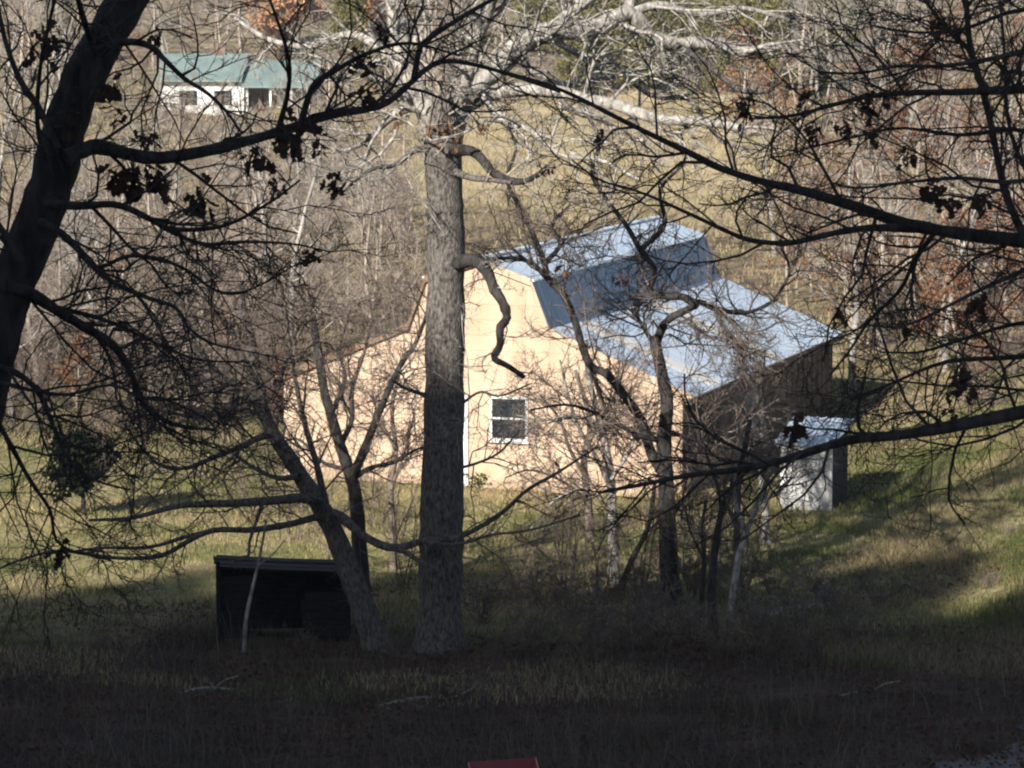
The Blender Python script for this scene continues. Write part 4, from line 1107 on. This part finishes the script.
# scrub in the dark strip
for px, py, s in ((545, 610, .8), (575, 625, .9), (600, 640, .8), (640, 632, .9), (690, 640, .8), (655, 610, .7), (760, 640, .9), (800, 630, .8), (840, 625, .8), (775, 600, .7), (690, 585, .6), (640, 590, .6), (720, 575, .6), (745, 560, .6), (480, 625, .9), (520, 600, .8), (560, 600, .9), (610, 605, .8), (630, 650, 1.0), (665, 650, 1.0), (720, 655, 1.0), (780, 650, 1.0), (820, 600, .7), (850, 650, .9), (590, 660, .9), (530, 650, .8), (700, 600, .9), (735, 600, .9), (660, 570, .7), (880, 610, .45), (930, 600, .4), (960, 560, .35), (900, 545, .35), (990, 590, .4), (1010, 540, .35), (860, 560, .4), (300, 650, .4), (190, 640, .4), (100, 650, .35), (865, 590, .5), (400, 660, .6)):
    p = hit(px, py)
    put('h', px, p[1], s * 1.15, 'low dark bramble in the shaded weeds under the trees', 'brambles in the shaded strip', x=p[0])

for px, py, s in ((572, 584, .9), (598, 600, .7), (640, 592, .8), (690, 606, .8), (705, 590, .9), (742, 600, .7), (560, 560, .7)):
    p = hit(px, py)
    put('i', px, p[1], s, 'thin many stemmed leafless sapling in the clump before the barn corner', 'saplings before the barn corner', x=p[0])
for px, py, s in ((330, 575, .8), (395, 560, .8), (290, 540, .8), (250, 520, .7), (405, 590, .7), (310, 520, .9), (375, 525, .8)):
    p = hit(px, py)
    put('i', px, p[1], s, 'thin many stemmed leafless sapling around the leaning tree', 'saplings around the leaning tree', x=p[0])

# small dark cedar on the lawn at the left
p = hit(83, 516)
sc_ = make_cedar('small dark cedar with a bare foot on the lawn edge before the thicket', 1.85, .8, ((.007, .011, .006), (.018, .024, .012)), 5200, .14, shape='round', low=.36)
sc_.location = tuple(p); sc_['category'] = 'cedar'
# weed by the barn door
n = 160
p = hit(480, 489)
C = p + np.stack([rng.normal(0, .16, n), rng.normal(0, .08, n), rng.random(n) * .35], -1)
wd_ = thing('weed_clump', 'leafy green weed against the barn wall below the window', 'weed', tuple(p))
Vl, Fl, Cl = leaf_quads(C - p, np.full(n, .1), (.05, .09, .025), (.1, .15, .04), droop=-.6)
mesh_np('leaves', Vl, [Fl], M['leaf'], wd_, tint=Cl)
g = Geo(); S = np.tile(np.array([0, 0, -.05]), (7, 1)) + rng.normal(0, .08, (7, 3)) * np.array([1, .5, 0])
g.add(*tubes(*grow(S, np.array([[0, 0, 1.]]) + rng.normal(0, .3, (7, 3)), np.full(7, .35), np.full(7, .006), 5, .1, .05), 4)); g.build('stems', M['scrub_bark'], wd_, (0, 0, 0))

# ------------------------------------------------------------------ unseen evergreens added on the rise behind the camera to shade the strip
ev = make_cedar('x', 20, 4.2, ((.03, .045, .018), (.06, .08, .03)), 15000, .62, name='shade_evergreen', low=.04)
k = 0
for row, (y0, add) in enumerate(((-1.0, 42.6), (-6.5, 45.0))):
    x = -80.0 + row * 1.7
    while x < -9.5 - row * 3:
        yv = y0 + 1.6 * math.sin(k * 2.1)
        zt = add + 1.5 * math.sin(k * 1.7) + .9 * math.sin(k * 4.1)
        s = (zt - gnd(x, yv)) / 20
        lab = 'dense unseen evergreen added on the rise at the camera to shade the strip'
        if k == 0:
            ev.location = (x, yv, gnd(x, yv)); ev.scale = (1.1, 1.1, s); ev['label'] = lab; ev['group'] = 'unseen shading evergreens on the rise'
        else:
            copy_tree(ev, (x, yv, gnd(x, yv)), k * 1.3, 1.1, lab, 'unseen shading evergreens on the rise', s / 1.1)
        x += 3.1 if k % 3 else 3.7
        k += 1

# ------------------------------------------------------------------ light
w = bpy.data.worlds.new('World'); SC.world = w; w.use_nodes = True
bg = w.node_tree.nodes['Background']
sky = w.node_tree.nodes.new('ShaderNodeTexSky'); sky.sky_type = 'NISHITA'; sky.sun_disc = False
sky.sun_elevation = SUN_EL; sky.sun_rotation = math.pi + SUN_PHI
w.node_tree.links.new(sky.outputs['Color'], bg.inputs['Color']); bg.inputs['Strength'].default_value = .066
ld = bpy.data.lights.new('sun', 'SUN'); ld.energy = 5.0; ld.angle = R(.53); ld.color = (1, .94, .86)
lo = bpy.data.objects.new('sun', ld); COL.objects.link(lo)
dv = Vector((-math.sin(SUN_PHI) * math.cos(SUN_EL), -math.cos(SUN_PHI) * math.cos(SUN_EL), math.sin(SUN_EL)))
lo.rotation_euler = dv.to_track_quat('Z', 'Y').to_euler()
lo.location = (-40, -40, 60)

# ------------------------------------------------------------------ the thin winter haze
hm = bpy.data.materials.new('haze_air'); hm.use_nodes = True
hn = hm.node_tree; hn.nodes.remove(hn.nodes['Principled BSDF'])
pv = hn.nodes.new('ShaderNodeVolumePrincipled'); pv.inputs['Color'].default_value = (.86, .9, .96, 1); pv.inputs['Density'].default_value = .00022; pv.inputs['Anisotropy'].default_value = .0
hn.links.new(pv.outputs['Volume'], hn.nodes['Material Output'].inputs['Volume'])
hz = MB().box(-705, 705, -95, 1605, -4, 95).build('haze', hm)
hz['kind'] = 'stuff'; hz['label'] = 'thin pale winter haze lying over the valley'; hz['category'] = 'haze'

cd = bpy.data.cameras.new('camera'); cam = bpy.data.objects.new('camera', cd); COL.objects.link(cam)
cam.location = (0, 0, CAM_H); cam.rotation_euler = (math.pi / 2 - PITCH, 0, 0)
cd.sensor_width = 36; cd.lens = 36 * F_PX / 1024; cd.clip_end = 4000; cd.clip_start = .5
SC.camera = cam
SC.view_settings.view_transform = 'Standard'; SC.view_settings.look = 'None'; SC.view_settings.gamma = 1
SC.view_settings.exposure = .76
SC.render.engine = 'CYCLES'
SC.cycles.volume_bounces = 0; SC.cycles.max_bounces = 5; SC.cycles.diffuse_bounces = 3; SC.cycles.transparent_max_bounces = 4
SC.cycles.filter_width = 2.2
